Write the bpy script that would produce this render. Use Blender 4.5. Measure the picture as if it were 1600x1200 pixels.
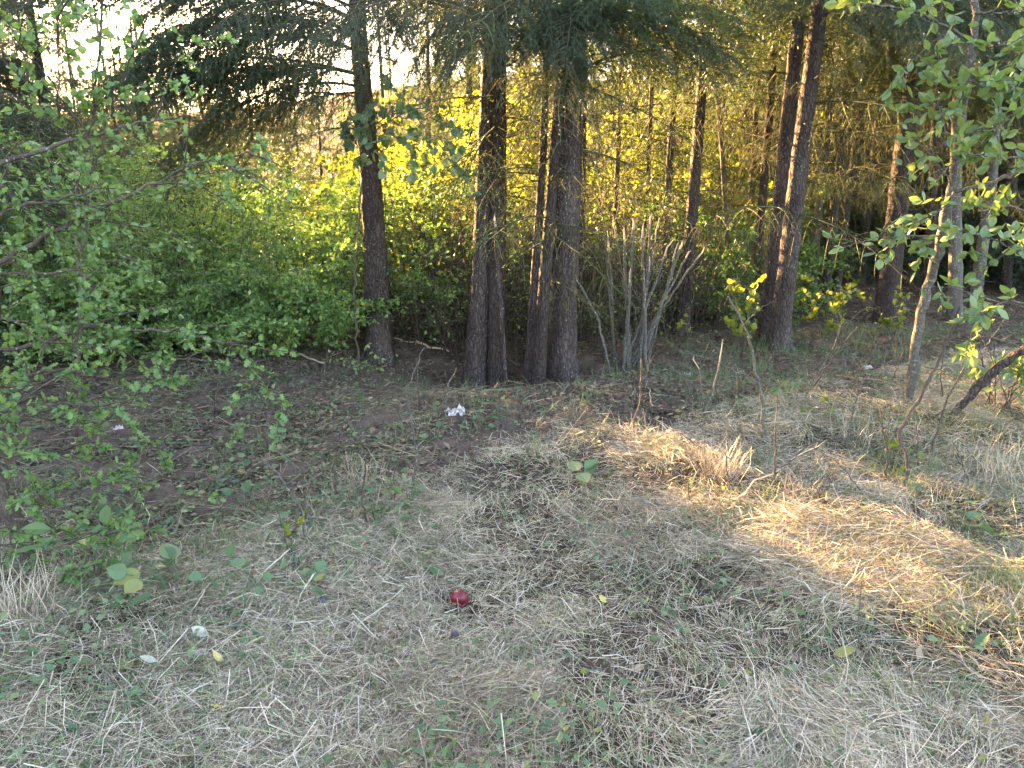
import bpy, math, random
import numpy as np
from mathutils import Vector, Matrix, Euler

# ------------------------------------------------------------------ clear
for o in list(bpy.data.objects):
    bpy.data.objects.remove(o)
SC = bpy.context.scene
COL = SC.collection
R = math.radians

# ------------------------------------------------------------------ camera
PITCH, CAMZ, F = 15.0, 1.6, 1202.0            # F in pixels of a 1600 px wide picture
cd = bpy.data.cameras.new("camera")
cam = bpy.data.objects.new("camera", cd)
COL.objects.link(cam)
cam.location = (0, 0, CAMZ)
cam.rotation_euler = (R(90 - PITCH), 0, 0)
cd.sensor_fit = 'HORIZONTAL'
cd.angle = 2 * math.atan(800 / F)
cd.clip_start, cd.clip_end = 0.05, 2000
SC.camera = cam

# ------------------------------------------------------------------ sky, sun, exposure
SUN_AZ, SUN_EL = -38.0, 15.0                  # degrees; azimuth from +Y, negative to the left
w = bpy.data.worlds.new("World"); SC.world = w; w.use_nodes = True
wn = w.node_tree
sky = wn.nodes.new('ShaderNodeTexSky')
sky.sky_type = 'NISHITA'; sky.sun_disc = False
sky.sun_elevation = R(SUN_EL); sky.sun_rotation = R(SUN_AZ)
sky.air_density = 1.0; sky.dust_density = 3.0; sky.ozone_density = 1.2
bg = wn.nodes['Background']; bg.inputs['Strength'].default_value = 0.095
wn.links.new(sky.outputs[0], bg.inputs['Color'])
sd = bpy.data.lights.new("sun", 'SUN'); sun = bpy.data.objects.new("sun", sd); COL.objects.link(sun)
sd.energy = 5.0; sd.angle = R(0.5); sd.color = (1.0, 0.66, 0.30)
az, el = R(SUN_AZ), R(SUN_EL)
SDIR = Vector((math.sin(az) * math.cos(el), math.cos(az) * math.cos(el), math.sin(el)))
sun.rotation_euler = SDIR.to_track_quat('Z', 'Y').to_euler()
vs = SC.view_settings
SC.display_settings.display_device = 'sRGB'
vs.view_transform = 'Standard'; vs.look = 'None'; vs.gamma = 1.0; vs.use_curve_mapping = False
vs.use_white_balance = True; vs.white_balance_temperature = 7500; vs.white_balance_tint = 19
vs.exposure = 4.55
cy = SC.cycles
cy.max_bounces = 4; cy.diffuse_bounces = 2; cy.glossy_bounces = 1; cy.transmission_bounces = 2
cy.use_denoising = True; cy.denoiser = 'OPENIMAGEDENOISE'; cy.denoising_input_passes = 'RGB_ALBEDO_NORMAL'; cy.denoising_prefilter = 'ACCURATE'; cy.sample_clamp_indirect = 1.5
cy.caustics_reflective = cy.caustics_refractive = False

# ------------------------------------------------------------------ noise
def _h(ix, iy, iz, s):
    n = (ix.astype(np.int64) * 374761393 + iy.astype(np.int64) * 668265263 + iz.astype(np.int64) * 2147483647 + s * 974711) & 0xFFFFFFFF
    n = ((n ^ (n >> 13)) * 1274126177) & 0xFFFFFFFF
    n = ((n ^ (n >> 15)) * 2246822519) & 0xFFFFFFFF
    return ((n ^ (n >> 16)) & 0xFFFFFF) / float(0xFFFFFF)

def noise(x, y, z=0.0, s=0):
    x, y, z = np.broadcast_arrays(np.asarray(x, float), np.asarray(y, float), np.asarray(z, float))
    fx, fy, fz = np.floor(x), np.floor(y), np.floor(z)
    u, v, q = x - fx, y - fy, z - fz
    u, v, q = u*u*(3-2*u), v*v*(3-2*v), q*q*(3-2*q)
    r = 0
    for a in (0, 1):
        for b in (0, 1):
            for c in (0, 1):
                r = r + _h(fx+a, fy+b, fz+c, s) * (u if a else 1-u) * (v if b else 1-v) * (q if c else 1-q)
    return r * 2 - 1

def fbm(x, y, z=0.0, s=0, o=3):
    r, a, f = 0, 1.0, 1.0
    for i in range(o):
        r = r + a * noise(np.asarray(x)*f, np.asarray(y)*f, np.asarray(z)*f, s+i*17)
        a *= .5; f *= 2.03
    return r

def sst(x, a, b):
    t = np.clip((np.asarray(x, float) - a) / (b - a), 0, 1)
    return t*t*(3-2*t)

# ------------------------------------------------------------------ terrain
def straw_edge(x):
    return np.interp(x, [-6, -2.4, -1.6, -1.2, -0.95, 0, 1.25, 3, 4.6, 7], [2.6, 2.95, 2.8, 3.3, 4.0, 4.45, 4.95, 5.9, 6.9, 7.6])

def strawness(x, y):
    e = straw_edge(x) + 0.45 * fbm(np.asarray(x)*1.3, np.asarray(y)*1.3, 0, 5)
    return 1 - sst(y, e - .35, e + .45)

def g(x, y):
    x = np.asarray(x, float); y = np.asarray(y, float)
    z = 0.05 * fbm(x*.45, y*.45, 0, 1) + 0.028 * fbm(x*1.9, y*1.9, 0, 2)
    z = z + 0.09 * np.exp(-((x-.9)/1.5)**2 - ((y-5.2)/.7)**2)                 # low bank in front of the big fir
    z = z - 0.30 * np.exp(-((x+.5)/1.3)**2 - ((y-7.0)/.85)**2)                 # hollow round the trunks
    z = z - 0.30 * sst(y, 7, 11) * (1 - sst(x, 1.5, 5))
    z = z + 0.10 * np.exp(-((x-3.2)/1.2)**2 - ((y-5.0)/1.0)**2)
    far = np.sqrt(x*x + y*y)
    z = z + 27.0 * sst(far, 48, 200) * (0.75 + .25*noise(x*.012, y*.012, 0, 3)) * sst(y, -20, 40)
    return z

def pile_h(x, y): return (.015 + (.085*sst(fbm(x*1.3, y*1.3, 0, 31), -.3, .9) + .035*sst(fbm(x*4.5, y*4.5, 0, 32), -.2, .8)))*strawness(x, y)
def pf(p): return float(pile_h(np.array([p.x]), np.array([p.y]))[0])
def gf(x, y):                                                                # one point
    return float(g(np.array([x]), np.array([y]))[0])

cp, sp = math.cos(R(PITCH)), math.sin(R(PITCH))
def ray(px, py):
    a, b = (px - 800) / F, (600 - py) / F
    return Vector((a, cp + b * sp, -sp + b * cp))
def P(px, py, Y):                                                            # photo pixel at world depth Y
    d = ray(px, py); t = Y / d.y
    return Vector((d.x*t, Y, CAMZ + d.z*t))
def G(px, py):                                                               # photo pixel on the ground
    d = ray(px, py)
    t = np.geomspace(1.2, 60, 1500)
    x, y, z = d.x*t, d.y*t, CAMZ + d.z*t
    k = np.nonzero(z < g(x, y))[0]
    i = k[0] if len(k) else -1
    return Vector((x[i], y[i], gf(x[i], y[i])))
def mpp(p):                                                                  # metres per photo pixel at a point
    return (p.y * cp - (p.z - CAMZ) * sp) / F

# ------------------------------------------------------------------ mesh helpers
def make_mesh(name, parts, mats):
    """parts: list of (V, tris, material index, rnd per vertex or None, smooth)"""
    Vs, Fs, Ms, Rs, Ss = [], [], [], [], []
    off = 0
    for V, T, m, r, s in parts:
        V = np.asarray(V, np.float32).reshape(-1, 3); T = np.asarray(T, np.int32).reshape(-1, 3)
        Vs.append(V); Fs.append(T + off); off += len(V)
        Ms.append(np.full(len(T), m, np.int32)); Ss.append(np.full(len(T), bool(s)))
        Rs.append(np.zeros(len(V), np.float32) if r is None else np.asarray(r, np.float32))
    V, T, M, RR, S = map(np.concatenate, (Vs, Fs, Ms, Rs, Ss))
    me = bpy.data.meshes.new(name)
    me.vertices.add(len(V)); me.vertices.foreach_set('co', V.ravel())
    me.loops.add(len(T)*3); me.loops.foreach_set('vertex_index', T.ravel())
    me.polygons.add(len(T)); me.polygons.foreach_set('loop_start', np.arange(0, len(T)*3, 3, dtype=np.int32))
    me.polygons.foreach_set('loop_total', np.full(len(T), 3, np.int32))
    me.polygons.foreach_set('material_index', M); me.polygons.foreach_set('use_smooth', S)
    at = me.attributes.new('rnd', 'FLOAT', 'POINT'); at.data.foreach_set('value', RR)
    for m in mats: me.materials.append(m)
    me.update(); me.validate()
    return me

def tube(pts, rad, n=6, closed=True):
    pts = np.asarray([tuple(p) for p in pts], float); m = len(pts)
    rad = np.broadcast_to(np.asarray(rad, float), (m,))
    tan = np.gradient(pts, axis=0); tan /= np.linalg.norm(tan, axis=1, keepdims=True) + 1e-9
    ref = np.array([0.31, .95, .1]) if abs(tan[:, 2]).mean() > .5 else np.array([.1, .2, 1.0])
    u = np.cross(tan, ref); u /= np.linalg.norm(u, axis=1, keepdims=True) + 1e-9
    v = np.cross(tan, u)
    a = np.arange(n) * 2*np.pi/n
    V = pts[:, None] + rad[:, None, None] * (np.cos(a)[None, :, None]*u[:, None] + np.sin(a)[None, :, None]*v[:, None])
    V = V.reshape(-1, 3)
    i, j = np.meshgrid(np.arange(m-1), np.arange(n), indexing='ij')
    A = (i*n + j).ravel(); B = (i*n + (j+1) % n).ravel(); C = A + n; D = B + n
    T = np.concatenate([np.stack([A, B, D], 1), np.stack([A, D, C], 1)])
    if closed:
        V = np.concatenate([V, pts[:1], pts[-1:]])
        k = np.arange(n); e = m*n
        T = np.concatenate([T, np.stack([np.full(n, e), (k+1) % n, k], 1), np.stack([np.full(n, e+1), (m-1)*n + k, (m-1)*n + (k+1) % n], 1)])
    return V, T

def tubes(lst, n=3):
    """list of (pts, rad) -> joined V, T"""
    Vs, Ts, o = [], [], 0
    for p, r in lst:
        V, T = tube(p, r, n, False); Vs.append(V); Ts.append(T + o); o += len(V)
    return np.concatenate(Vs), np.concatenate(Ts)

def frames(d, nrm):
    d = d / (np.linalg.norm(d, axis=1, keepdims=True) + 1e-9)
    x = np.cross(d, nrm); x /= np.linalg.norm(x, axis=1, keepdims=True) + 1e-9
    n2 = np.cross(x, d)
    return np.stack([x, d, n2], axis=2)                                      # columns x, along, normal

def scatter(TV, TT, pos, fr, sc, rnd):
    N, k = len(pos), len(TV)
    V = np.einsum('nij,kj->nki', fr, TV) * np.asarray(sc).reshape(-1, 1, 1) + pos[:, None]
    T = TT[None] + (np.arange(N)*k)[:, None, None]
    return V.reshape(-1, 3), T.reshape(-1, 3), np.repeat(rnd, k)

def smooth_path(pts, n=24, jit=0.0, rng=None):
    pts = np.asarray([tuple(p) for p in pts], float)
    t = np.concatenate([[0], np.cumsum(np.linalg.norm(np.diff(pts, axis=0), axis=1))]); t /= t[-1]
    q = np.linspace(0, 1, n)
    out = np.stack([np.interp(q, t, pts[:, i]) for i in range(3)], 1)
    for _ in range(2):
        out[1:-1] = .25*out[:-2] + .5*out[1:-1] + .25*out[2:]
    if jit and rng is not None:
        j = rng.normal(0, jit, out.shape); j[0] = 0
        out += j
    return out

# ------------------------------------------------------------------ object helpers
def ob(name, me, parent=None, loc=(0, 0, 0), rot=(0, 0, 0), sc=1.0):
    o = bpy.data.objects.new(name, me); COL.objects.link(o)
    o.location = loc; o.rotation_euler = rot
    o.scale = (sc, sc, sc) if isinstance(sc, (int, float)) else sc
    if parent: o.parent = parent
    return o
def tag(o, label=None, cat=None, group=None, kind=None):
    if label: o['label'] = label
    if cat: o['category'] = cat
    if group: o['group'] = group
    if kind: o['kind'] = kind
    return o
def thing(name, loc, label, cat, group=None, rz=0.0):
    return tag(ob(name, None, None, loc, (0, 0, rz)), label, cat, group)
def copy_tree(root, loc, rz, label, group, sc=1.0):
    c = root.copy(); COL.objects.link(c)
    c.location = loc; c.rotation_euler = (0, 0, rz); c.scale = (sc, sc, sc)
    c['label'] = label; c['group'] = group
    for ch in KIDS.get(root.name, []):
        d = ch.copy(); COL.objects.link(d); d.parent = c
    return c
KIDS = {}

# ------------------------------------------------------------------ materials
class NT:
    def __init__(s, name):
        s.m = bpy.data.materials.new(name); s.m.use_nodes = True
        s.t = s.m.node_tree; s.t.nodes.clear()
        s.out = s.n('ShaderNodeOutputMaterial')
    def n(s, ty, **kw):
        nd = s.t.nodes.new(ty)
        for k, v in kw.items(): setattr(nd, k, v)
        return nd
    def l(s, a, b): s.t.links.new(a, b)
    def noise(s, vec, scale, detail=4, rough=.6):
        n = s.n('ShaderNodeTexNoise'); n.inputs['Scale'].default_value = scale
        n.inputs['Detail'].default_value = detail; n.inputs['Roughness'].default_value = rough
        if vec: s.l(vec, n.inputs['Vector'])
        return n.outputs['Fac']
    def ramp(s, fac, stops):
        r = s.n('ShaderNodeValToRGB'); e = r.color_ramp.elements
        while len(e) < len(stops): e.new(.5)
        for el_, (p, c) in zip(e, stops):
            el_.position = p; el_.color = (*c, 1) if len(c) == 3 else c
        s.l(fac, r.inputs[0]); return r.outputs[0]
    def mix(s, fac, a, b):
        m = s.n('ShaderNodeMix', data_type='RGBA')
        for sock, v in ((m.inputs[0], fac), (m.inputs[6], a), (m.inputs[7], b)):
            if hasattr(v, 'is_output'): s.l(v, sock)
            elif isinstance(v, (int, float)): sock.default_value = v
            else: sock.default_value = (*v, 1)
        return m.outputs[2]
    def math(s, op, a, b=0.0):
        m = s.n('ShaderNodeMath', operation=op)
        for sock, v in zip(m.inputs, (a, b)):
            if hasattr(v, 'is_output'): s.l(v, sock)
            else: sock.default_value = v
        return m.outputs[0]
    def attr(s, name): return s.n('ShaderNodeAttribute', attribute_name=name).outputs['Fac']
    def coords(s, scale=(1, 1, 1), what='Object'):
        tc = s.n('ShaderNodeTexCoord'); mp = s.n('ShaderNodeMapping'); mp.inputs['Scale'].default_value = scale
        s.l(tc.outputs[what], mp.inputs[0]); return mp.outputs[0]
    def rnd(s):
        a = s.attr('rnd'); oi = s.n('ShaderNodeObjectInfo').outputs['Random']
        return s.math('FRACT', s.math('ADD', a, oi))
    def princ(s, col, rough=.7, spec=.3, bump=None, bstr=.5, bdist=.01):
        p = s.n('ShaderNodeBsdfPrincipled')
        if hasattr(col, 'is_output'): s.l(col, p.inputs['Base Color'])
        else: p.inputs['Base Color'].default_value = (*col, 1)
        p.inputs['Roughness'].default_value = rough; p.inputs['Specular IOR Level'].default_value = spec
        if bump is not None:
            b = s.n('ShaderNodeBump'); b.inputs['Strength'].default_value = bstr; b.inputs['Distance'].default_value = bdist
            s.l(bump, b.inputs['Height']); s.l(b.outputs[0], p.inputs['Normal'])
        return p.outputs[0]
    def done(s, sh):
        s.l(sh, s.out.inputs['Surface']); return s.m

def leaf_mat(name, stops, tcol, trans=.4, rough=.45, spec=.35):
    t = NT(name); r = t.rnd()
    c = t.ramp(r, stops)
    p = t.princ(c, rough, spec)
    tr = t.n('ShaderNodeBsdfTranslucent')
    tc = t.mix(.65, c, tcol); t.l(tc, tr.inputs['Color'])
    mx = t.n('ShaderNodeMixShader'); mx.inputs[0].default_value = trans
    t.l(p, mx.inputs[1]); t.l(tr.outputs[0], mx.inputs[2])
    return t.done(mx.outputs[0])

M = {}
M['needle'] = leaf_mat('fir_needles', [(0, (.016, .042, .026)), (.5, (.026, .066, .036)), (1, (.042, .082, .03))], (.14, .18, .03), .25, .4, .4)
M['needle_olive'] = leaf_mat('olive_needles', [(0, (.04, .08, .02)), (.5, (.066, .115, .026)), (1, (.105, .12, .032))], (.26, .36, .05), .45, .5, .3)  # fir needles again, with the olive tone of sunlit boughs put into the colour
M['bramble'] = leaf_mat('bramble_leaves', [(0, (.07, .15, .05)), (.5, (.12, .235, .07)), (.85, (.175, .29, .085)), (1, (.27, .29, .07))], (.24, .42, .05), .42, .38, .5)
M['glow'] = leaf_mat('backlit_tint_leaves', [(0, (.07, .12, .03)), (.6, (.10, .16, .035)), (1, (.16, .18, .04))], (.44, .47, .03), .5)  # yellow of backlit foliage tinted into the leaf and translucent colours
M['hawthorn'] = leaf_mat('hawthorn_leaves', [(0, (.065, .14, .055)), (.6, (.105, .21, .075)), (1, (.16, .27, .09))], (.24, .38, .06), .42, .42, .4)
M['plum_leaf'] = leaf_mat('plum_leaves', [(0, (.07, .14, .06)), (.7, (.12, .21, .08)), (1, (.19, .26, .08))], (.34, .44, .06), .42, .38, .6)
M['weed'] = leaf_mat('weed_leaves', [(0, (.05, .11, .055)), (.6, (.09, .16, .08)), (.9, (.15, .2, .1)), (1, (.2, .2, .06))], (.2, .3, .06), .3)
M['yellow_leaf'] = leaf_mat('yellow_leaves', [(0, (.45, .36, .08)), (1, (.6, .52, .22))], (.6, .5, .1), .25)
M['pale_leaf'] = leaf_mat('pale_leaves', [(0, (.42, .42, .34)), (1, (.58, .56, .44))], (.5, .5, .3), .25)
M['brown_leaf'] = leaf_mat('brown_leaves', [(0, (.16, .07, .03)), (1, (.32, .15, .06))], (.3, .15, .04), .2)
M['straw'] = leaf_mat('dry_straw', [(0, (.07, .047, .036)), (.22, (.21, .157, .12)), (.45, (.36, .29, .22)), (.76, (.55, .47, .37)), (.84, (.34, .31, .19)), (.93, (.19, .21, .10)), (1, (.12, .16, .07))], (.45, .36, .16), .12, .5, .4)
M['litter'] = leaf_mat('ground_litter', [(0, (.05, .034, .026)), (.35, (.10, .07, .05)), (.62, (.19, .135, .09)), (.8, (.30, .24, .16)), (.88, (.07, .11, .05)), (1, (.12, .16, .08))], (.2, .15, .08), .15, .6, .25)

def bark(name, c0, c1, lich=(.33, .33, .3), amt=.62, vs_=(1, 1, .3), scale=42, bd=.02):
    t = NT(name); co = t.coords(vs_)
    n1 = t.noise(co, 7, 5); n2 = t.noise(t.coords(), 55, 3); n3 = t.noise(t.coords((1, 1, .6)), 5, 3)
    v = t.n('ShaderNodeTexVoronoi', feature='DISTANCE_TO_EDGE'); v.inputs['Scale'].default_value = scale
    wv = t.n('ShaderNodeMix', data_type='VECTOR'); wv.inputs[0].default_value = .06
    nn = t.n('ShaderNodeTexNoise'); nn.inputs['Scale'].default_value = 14; t.l(co, nn.inputs['Vector'])
    t.l(co, wv.inputs[4]); t.l(nn.outputs['Color'], wv.inputs[5]); t.l(wv.outputs[1], v.inputs['Vector'])
    crack = t.ramp(v.outputs['Distance'], [(0, (0, 0, 0)), (.16, (1, 1, 1))])
    base = t.mix(t.ramp(n1, [(.35, (0, 0, 0)), (.7, (1, 1, 1))]), c0, c1)
    base = t.mix(t.math('MULTIPLY', t.math('SUBTRACT', 1.0, crack), .55), base, tuple(x*.4 for x in c0))
    lm = t.math('MULTIPLY', t.ramp(n2, [(amt, (0, 0, 0)), (amt+.06, (1, 1, 1))]), t.ramp(n3, [(.4, (0, 0, 0)), (.6, (1, 1, 1))]))
    base = t.mix(lm, base, lich)
    h = t.math('ADD', t.math('MULTIPLY', crack, .7), t.math('MULTIPLY', n2, .5))
    return t.done(t.princ(base, .85, .2, h, .8, bd))
M['bark'] = bark('fir_bark', (.045, .032, .029), (.11, .086, .077))
M['bark_red'] = bark('red_fir_bark', (.042, .03, .027), (.078, .058, .05), amt=.68)
M['bark_grey'] = bark('lichen_bark', (.09, .08, .068), (.15, .135, .115), (.30, .31, .27), .58, (1, 1, .6), 60, .006)
M['twig'] = bark('dead_twig_bark', (.06, .045, .036), (.125, .10, .078), amt=.62, scale=80, bd=.003)
M['twig_moss'] = bark('mossy_twig_bark', (.055, .055, .03), (.10, .10, .045), (.14, .16, .06), .5, scale=80, bd=.003)
M['cut'] = NT('fresh_cut_wood'); 
_t = M['cut']; M['cut'] = _t.done(_t.princ(_t.mix(_t.noise(_t.coords((1, 1, .1)), 40), (.34, .24, .15), (.5, .41, .3)), .7))

# ground: soil with thatch where the cut straw lies, dry grass far off
t = NT('soil'); co = t.coords()
n1, n2, n3 = t.noise(co, 1.6, 5), t.noise(co, 14, 6, .7), t.noise(co, 70, 4, .7)
soil = t.mix(t.ramp(n1, [(.35, (0, 0, 0)), (.65, (1, 1, 1))]), (.085, .058, .048), (.125, .092, .076))
soil = t.mix(t.ramp(n2, [(.45, (0, 0, 0)), (.75, (1, 1, 1))]), soil, (.05, .035, .03))
soil = t.mix(t.ramp(n3, [(.62, (0, 0, 0)), (.7, (1, 1, 1))]), soil, (.26, .21, .16))
thatch = t.mix(n2, (.04, .03, .023), (.085, .066, .048))  # thatch colour darkened to paint deeper shade between the straws
c = t.mix(t.attr('rnd'), soil, thatch)
c = t.mix(t.attr('dry'), c, t.mix(t.noise(co, .12, 4), (.14, .095, .055), (.20, .14, .085)))
h = t.math('ADD', t.math('MULTIPLY', n2, 1.0), t.math('MULTIPLY', n3, .4))
M['soil'] = t.done(t.princ(c, .95, .1, h, .9, .03))

# ------------------------------------------------------------------ ground sheet
def axis(lo, hi, flo, fhi, step, gro=1.16):
    a = list(np.arange(flo, fhi, step)); s = step; x = a[-1]
    while x < hi: s *= gro; x += s; a.append(x)
    s = step; x = a[0]; b = []
    while x > lo: s *= gro; x -= s; b.append(x)
    return np.array(b[::-1] + a)
gx, gy = axis(-420, 420, -5.2, 6.2, .042), axis(-60, 520, 1.2, 9.5, .037)
X, Y = np.meshgrid(gx, gy, indexing='ij')
Z = g(X, Y)
near = (1 - sst(np.hypot(X, Y), 9, 14))
sn = strawness(X, Y)
Z = Z + near * (1 - .6*sn) * (0.03 * fbm(X*7, Y*7, 0, 8, 4) + .03*np.maximum(0, fbm(X*3.1, Y*3.1, 0, 12))**1.5)
nx, ny = X.shape
i, j = np.meshgrid(np.arange(nx-1), np.arange(ny-1), indexing='ij')
A = (i*ny + j).ravel(); B = A + ny
T = np.concatenate([np.stack([A, B, B+1], 1), np.stack([A, B+1, A+1], 1)])
me = make_mesh('ground', [(np.stack([X, Y, Z], 2).reshape(-1, 3), T, 0, (sn * sst(Y, -30, 0) ).ravel(), True)], [M['soil']])
at = me.attributes.new('dry', 'FLOAT', 'POINT')
at.data.foreach_set('value', sst(np.hypot(X, Y), 26, 40).ravel().astype(np.float32))
tag(ob('ground', me), kind='structure')

# ------------------------------------------------------------------ leaf templates (along +Y, normal +Z, unit length)
def fan(outline, mid):
    """outline right side from base to tip as (x, y); mirrored; midrib points fold the blade"""
    r = [(x, y, .10*x) for x, y in outline]; l = [(-x, y, .10*x) for x, y in outline]
    m = [(0, y, -.02 - .12*y*(1-y)) for y in mid]
    V = np.array(m + r + l, float); T = []
    nm, nr = len(m), len(r)
    for side, s in ((nm, 1), (nm+nr, -1)):
        i = j = 0
        while i < nm-1 or j < nr-1:
            if j < nr-1 and (i == nm-1 or r[j+1][1] <= m[i+1][1] + 1e-6): tri = (i, side+j, side+j+1); j += 1
            else: tri = (i, side+j, i+1); i += 1
            T.append(tri if s > 0 else tri[::-1])
    return V, np.array(T)
OVAL = fan([(.06, .05), (.24, .28), (.29, .5), (.2, .78), (.01, 1.0)], [0, .35, .7, 1.0])
ROUND = fan([(.10, .02), (.34, .16), (.43, .42), (.32, .70), (.02, 1.0)], [0, .3, .65, .98])
LOBED = fan([(.04, .10), (.12, .20), (.36, .30), (.16, .42), (.44, .60), (.18, .66), (.26, .90), (.01, 1.0)], [0, .3, .65, .98])
DIAM = (np.array([(0, 0, 0), (.3, .45, .06), (0, 1, -.04), (-.3, .45, .06)], float), np.array([(0, 1, 2), (0, 2, 3)]))
DIAM6 = fan([(.08, .06), (.32, .4), (.02, 1.0)], [0, .98])

def leaf_mesh(name, tmpl, mat): return make_mesh(name, [(tmpl[0], tmpl[1], 0, None, False)], [mat])

def leaf_dirs(rng, along, n, out=.8, up=.2):
    d = np.asarray(along) * .35 + rng.normal(0, out*.6, (n, 3)); d[:, 2] += up*.3 - .15
    nr = rng.normal(0, .75, (n, 3)); nr[:, 2] += .8
    return d, nr

# ------------------------------------------------------------------ fir boughs
def bough_mesh(name, seed, L=1.7, live=1.0, npm=330, nlen=.026, nwid=.0026, droop=.35, up=.25, mats=None, hang=.5, sec_step=.05, tert=True, full=.62):
    rng = np.random.default_rng(seed)
    n = 14; s = np.linspace(0, 1, n)
    main = np.stack([s*L, .05*L*np.cumsum(rng.normal(0, .25, n))*.3, L*(up*s - droop*s*s)], 1)
    tl = [(main, np.linspace(.013, .003, n)*L/1.7)]
    segs = []                                                               # (pts) that carry needles
    segs.append(main[n//2:])
    for q in np.arange(.10, .985, sec_step/L*1.0):
        p = np.array([np.interp(q, s, main[:, k]) for k in range(3)])
        for side in (-1, 1):
            if rng.random() < .12: continue
            ln = full * L * (1-q)**.75 * min(1, .35 + q*2.2) * rng.uniform(.6, 1.1) + .07
            a = rng.uniform(.75, 1.15)
            d = np.array([math.cos(a), side*math.sin(a), rng.normal(-.05, .16)])
            k = np.linspace(0, 1, 6)[:, None]
            pts = p + d*k*ln + np.array([0, 0, -1.0])*(k**1.8)*ln*hang*rng.uniform(.4, 1.4) + np.array([.25, 0, 0])*k*k*ln*.5
            tl.append((pts[::1], np.linspace(.0042, .0012, 6)))
            segs.append(pts)
            if tert and ln > .14:
                for q2 in np.arange(.2, .95, .06/ln):
                    p2 = np.array([np.interp(q2, k[:, 0], pts[:, c_]) for c_ in range(3)])
                    dd = pts[-1] - pts[0]; dd /= np.linalg.norm(dd)
                    sd_ = np.cross(dd, [0, 0, 1]); sd_ /= np.linalg.norm(sd_) + 1e-6
                    for s2 in (-1, 1):
                        if rng.random() < .2: continue
                        l2 = rng.uniform(.05, .13) * (1.2 - .6*q2) * (1 if ln > .3 else .7)
                        d2 = dd*.7 + sd_*s2*.8 + np.array([0, 0, rng.normal(-.25, .3)])
                        k2 = np.linspace(0, 1, 3)[:, None]
                        pp = p2 + d2*k2*l2 + np.array([0, 0, -.35])*k2*k2*l2*hang*2
                        segs.append(pp); tl.append((pp, np.array([.0016, .0013, .0008])))
    V, T = tubes(tl, 3)
    parts = [(V, T, 0, None, True)]
    if live > 0:
        p0 = np.concatenate([a[:-1] for a in segs]); p1 = np.concatenate([a[1:] for a in segs])
        ln = np.linalg.norm(p1-p0, axis=1)
        cnt = rng.poisson(ln*npm*live)
        idx = np.repeat(np.arange(len(ln)), cnt); N = len(idx)
        u = rng.random(N)[:, None]
        pos = p0[idx]*(1-u) + p1[idx]*u
        d = (p1-p0)[idx]/(ln[idx][:, None]+1e-9)
        rd = rng.normal(0, 1, (N, 3)); rd -= d*np.sum(rd*d, 1, keepdims=True); rd /= np.linalg.norm(rd, axis=1, keepdims=True)
        rd[:, 2] *= .75
        nd = d*.55 + rd*.8; nd /= np.linalg.norm(nd, axis=1, keepdims=True)
        sdv = np.cross(nd, rng.normal(0, 1, (N, 3))); sdv /= np.linalg.norm(sdv, axis=1, keepdims=True)
        l_ = (nlen*rng.uniform(.7, 1.2, N))[:, None]
        V = np.stack([pos - sdv*nwid*.5, pos + sdv*nwid*.5, pos + nd*l_], 1).reshape(-1, 3)
        base = rng.random(len(ln))[idx]*.6 + rng.random(N)*.4
        parts.append((V, np.arange(3*N).reshape(-1, 3), 1, np.repeat(base, 3), False))
    return make_mesh(name, parts, mats)

NEAR = [bough_mesh('bough', 10+k, L=1.7, npm=[420, 300, 360, 240, 400][k], nwid=.0034, nlen=.024, mats=[M['twig'], M['needle']], hang=[.55, 1.1, .8, 1.4, .4][k], droop=[.4, .5, .6, .45, .3][k], sec_step=[.055, .075, .06, .085, .06][k]) for k in range(5)]
FAR = [bough_mesh('bough', 20+k, L=1.7, npm=75, nlen=.045, nwid=.006, mats=[M['twig'], M['needle']], hang=.6, sec_step=.07) for k in range(3)]
OLIVE = [bough_mesh('bough', 30+k, L=1.7, live=.75, npm=95, nlen=.035, nwid=.0042, mats=[M['twig_moss'], M['needle_olive']], hang=.8, sec_step=.075, up=.1) for k in range(3)]
DEAD = [bough_mesh('dead_limb', 40+k, L=1.35, live=(0 if k < 3 else .18), npm=60, nlen=.03, nwid=.004, mats=[M['twig_moss'], M['needle_olive']], hang=.9, sec_step=.13, up=[.1, -.1, .3, .05][k], droop=.3, tert=(k != 1), full=.42) for k in range(4)]
def stub_mesh(seed):
    rng = np.random.default_rng(seed)
    L = rng.uniform(.12, .3); n = 6; s = np.linspace(0, 1, n)
    pts = np.stack([s*L, rng.normal(0, .006, n), s*s*rng.uniform(-.1, .08)], 1)
    V, T = tube(pts, np.linspace(.011, .004, n), 5)
    return make_mesh('limb_stub', [(V, T, 0, None, True)], [M['twig']])
STUB = [stub_mesh(60+k) for k in range(4)]

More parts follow.
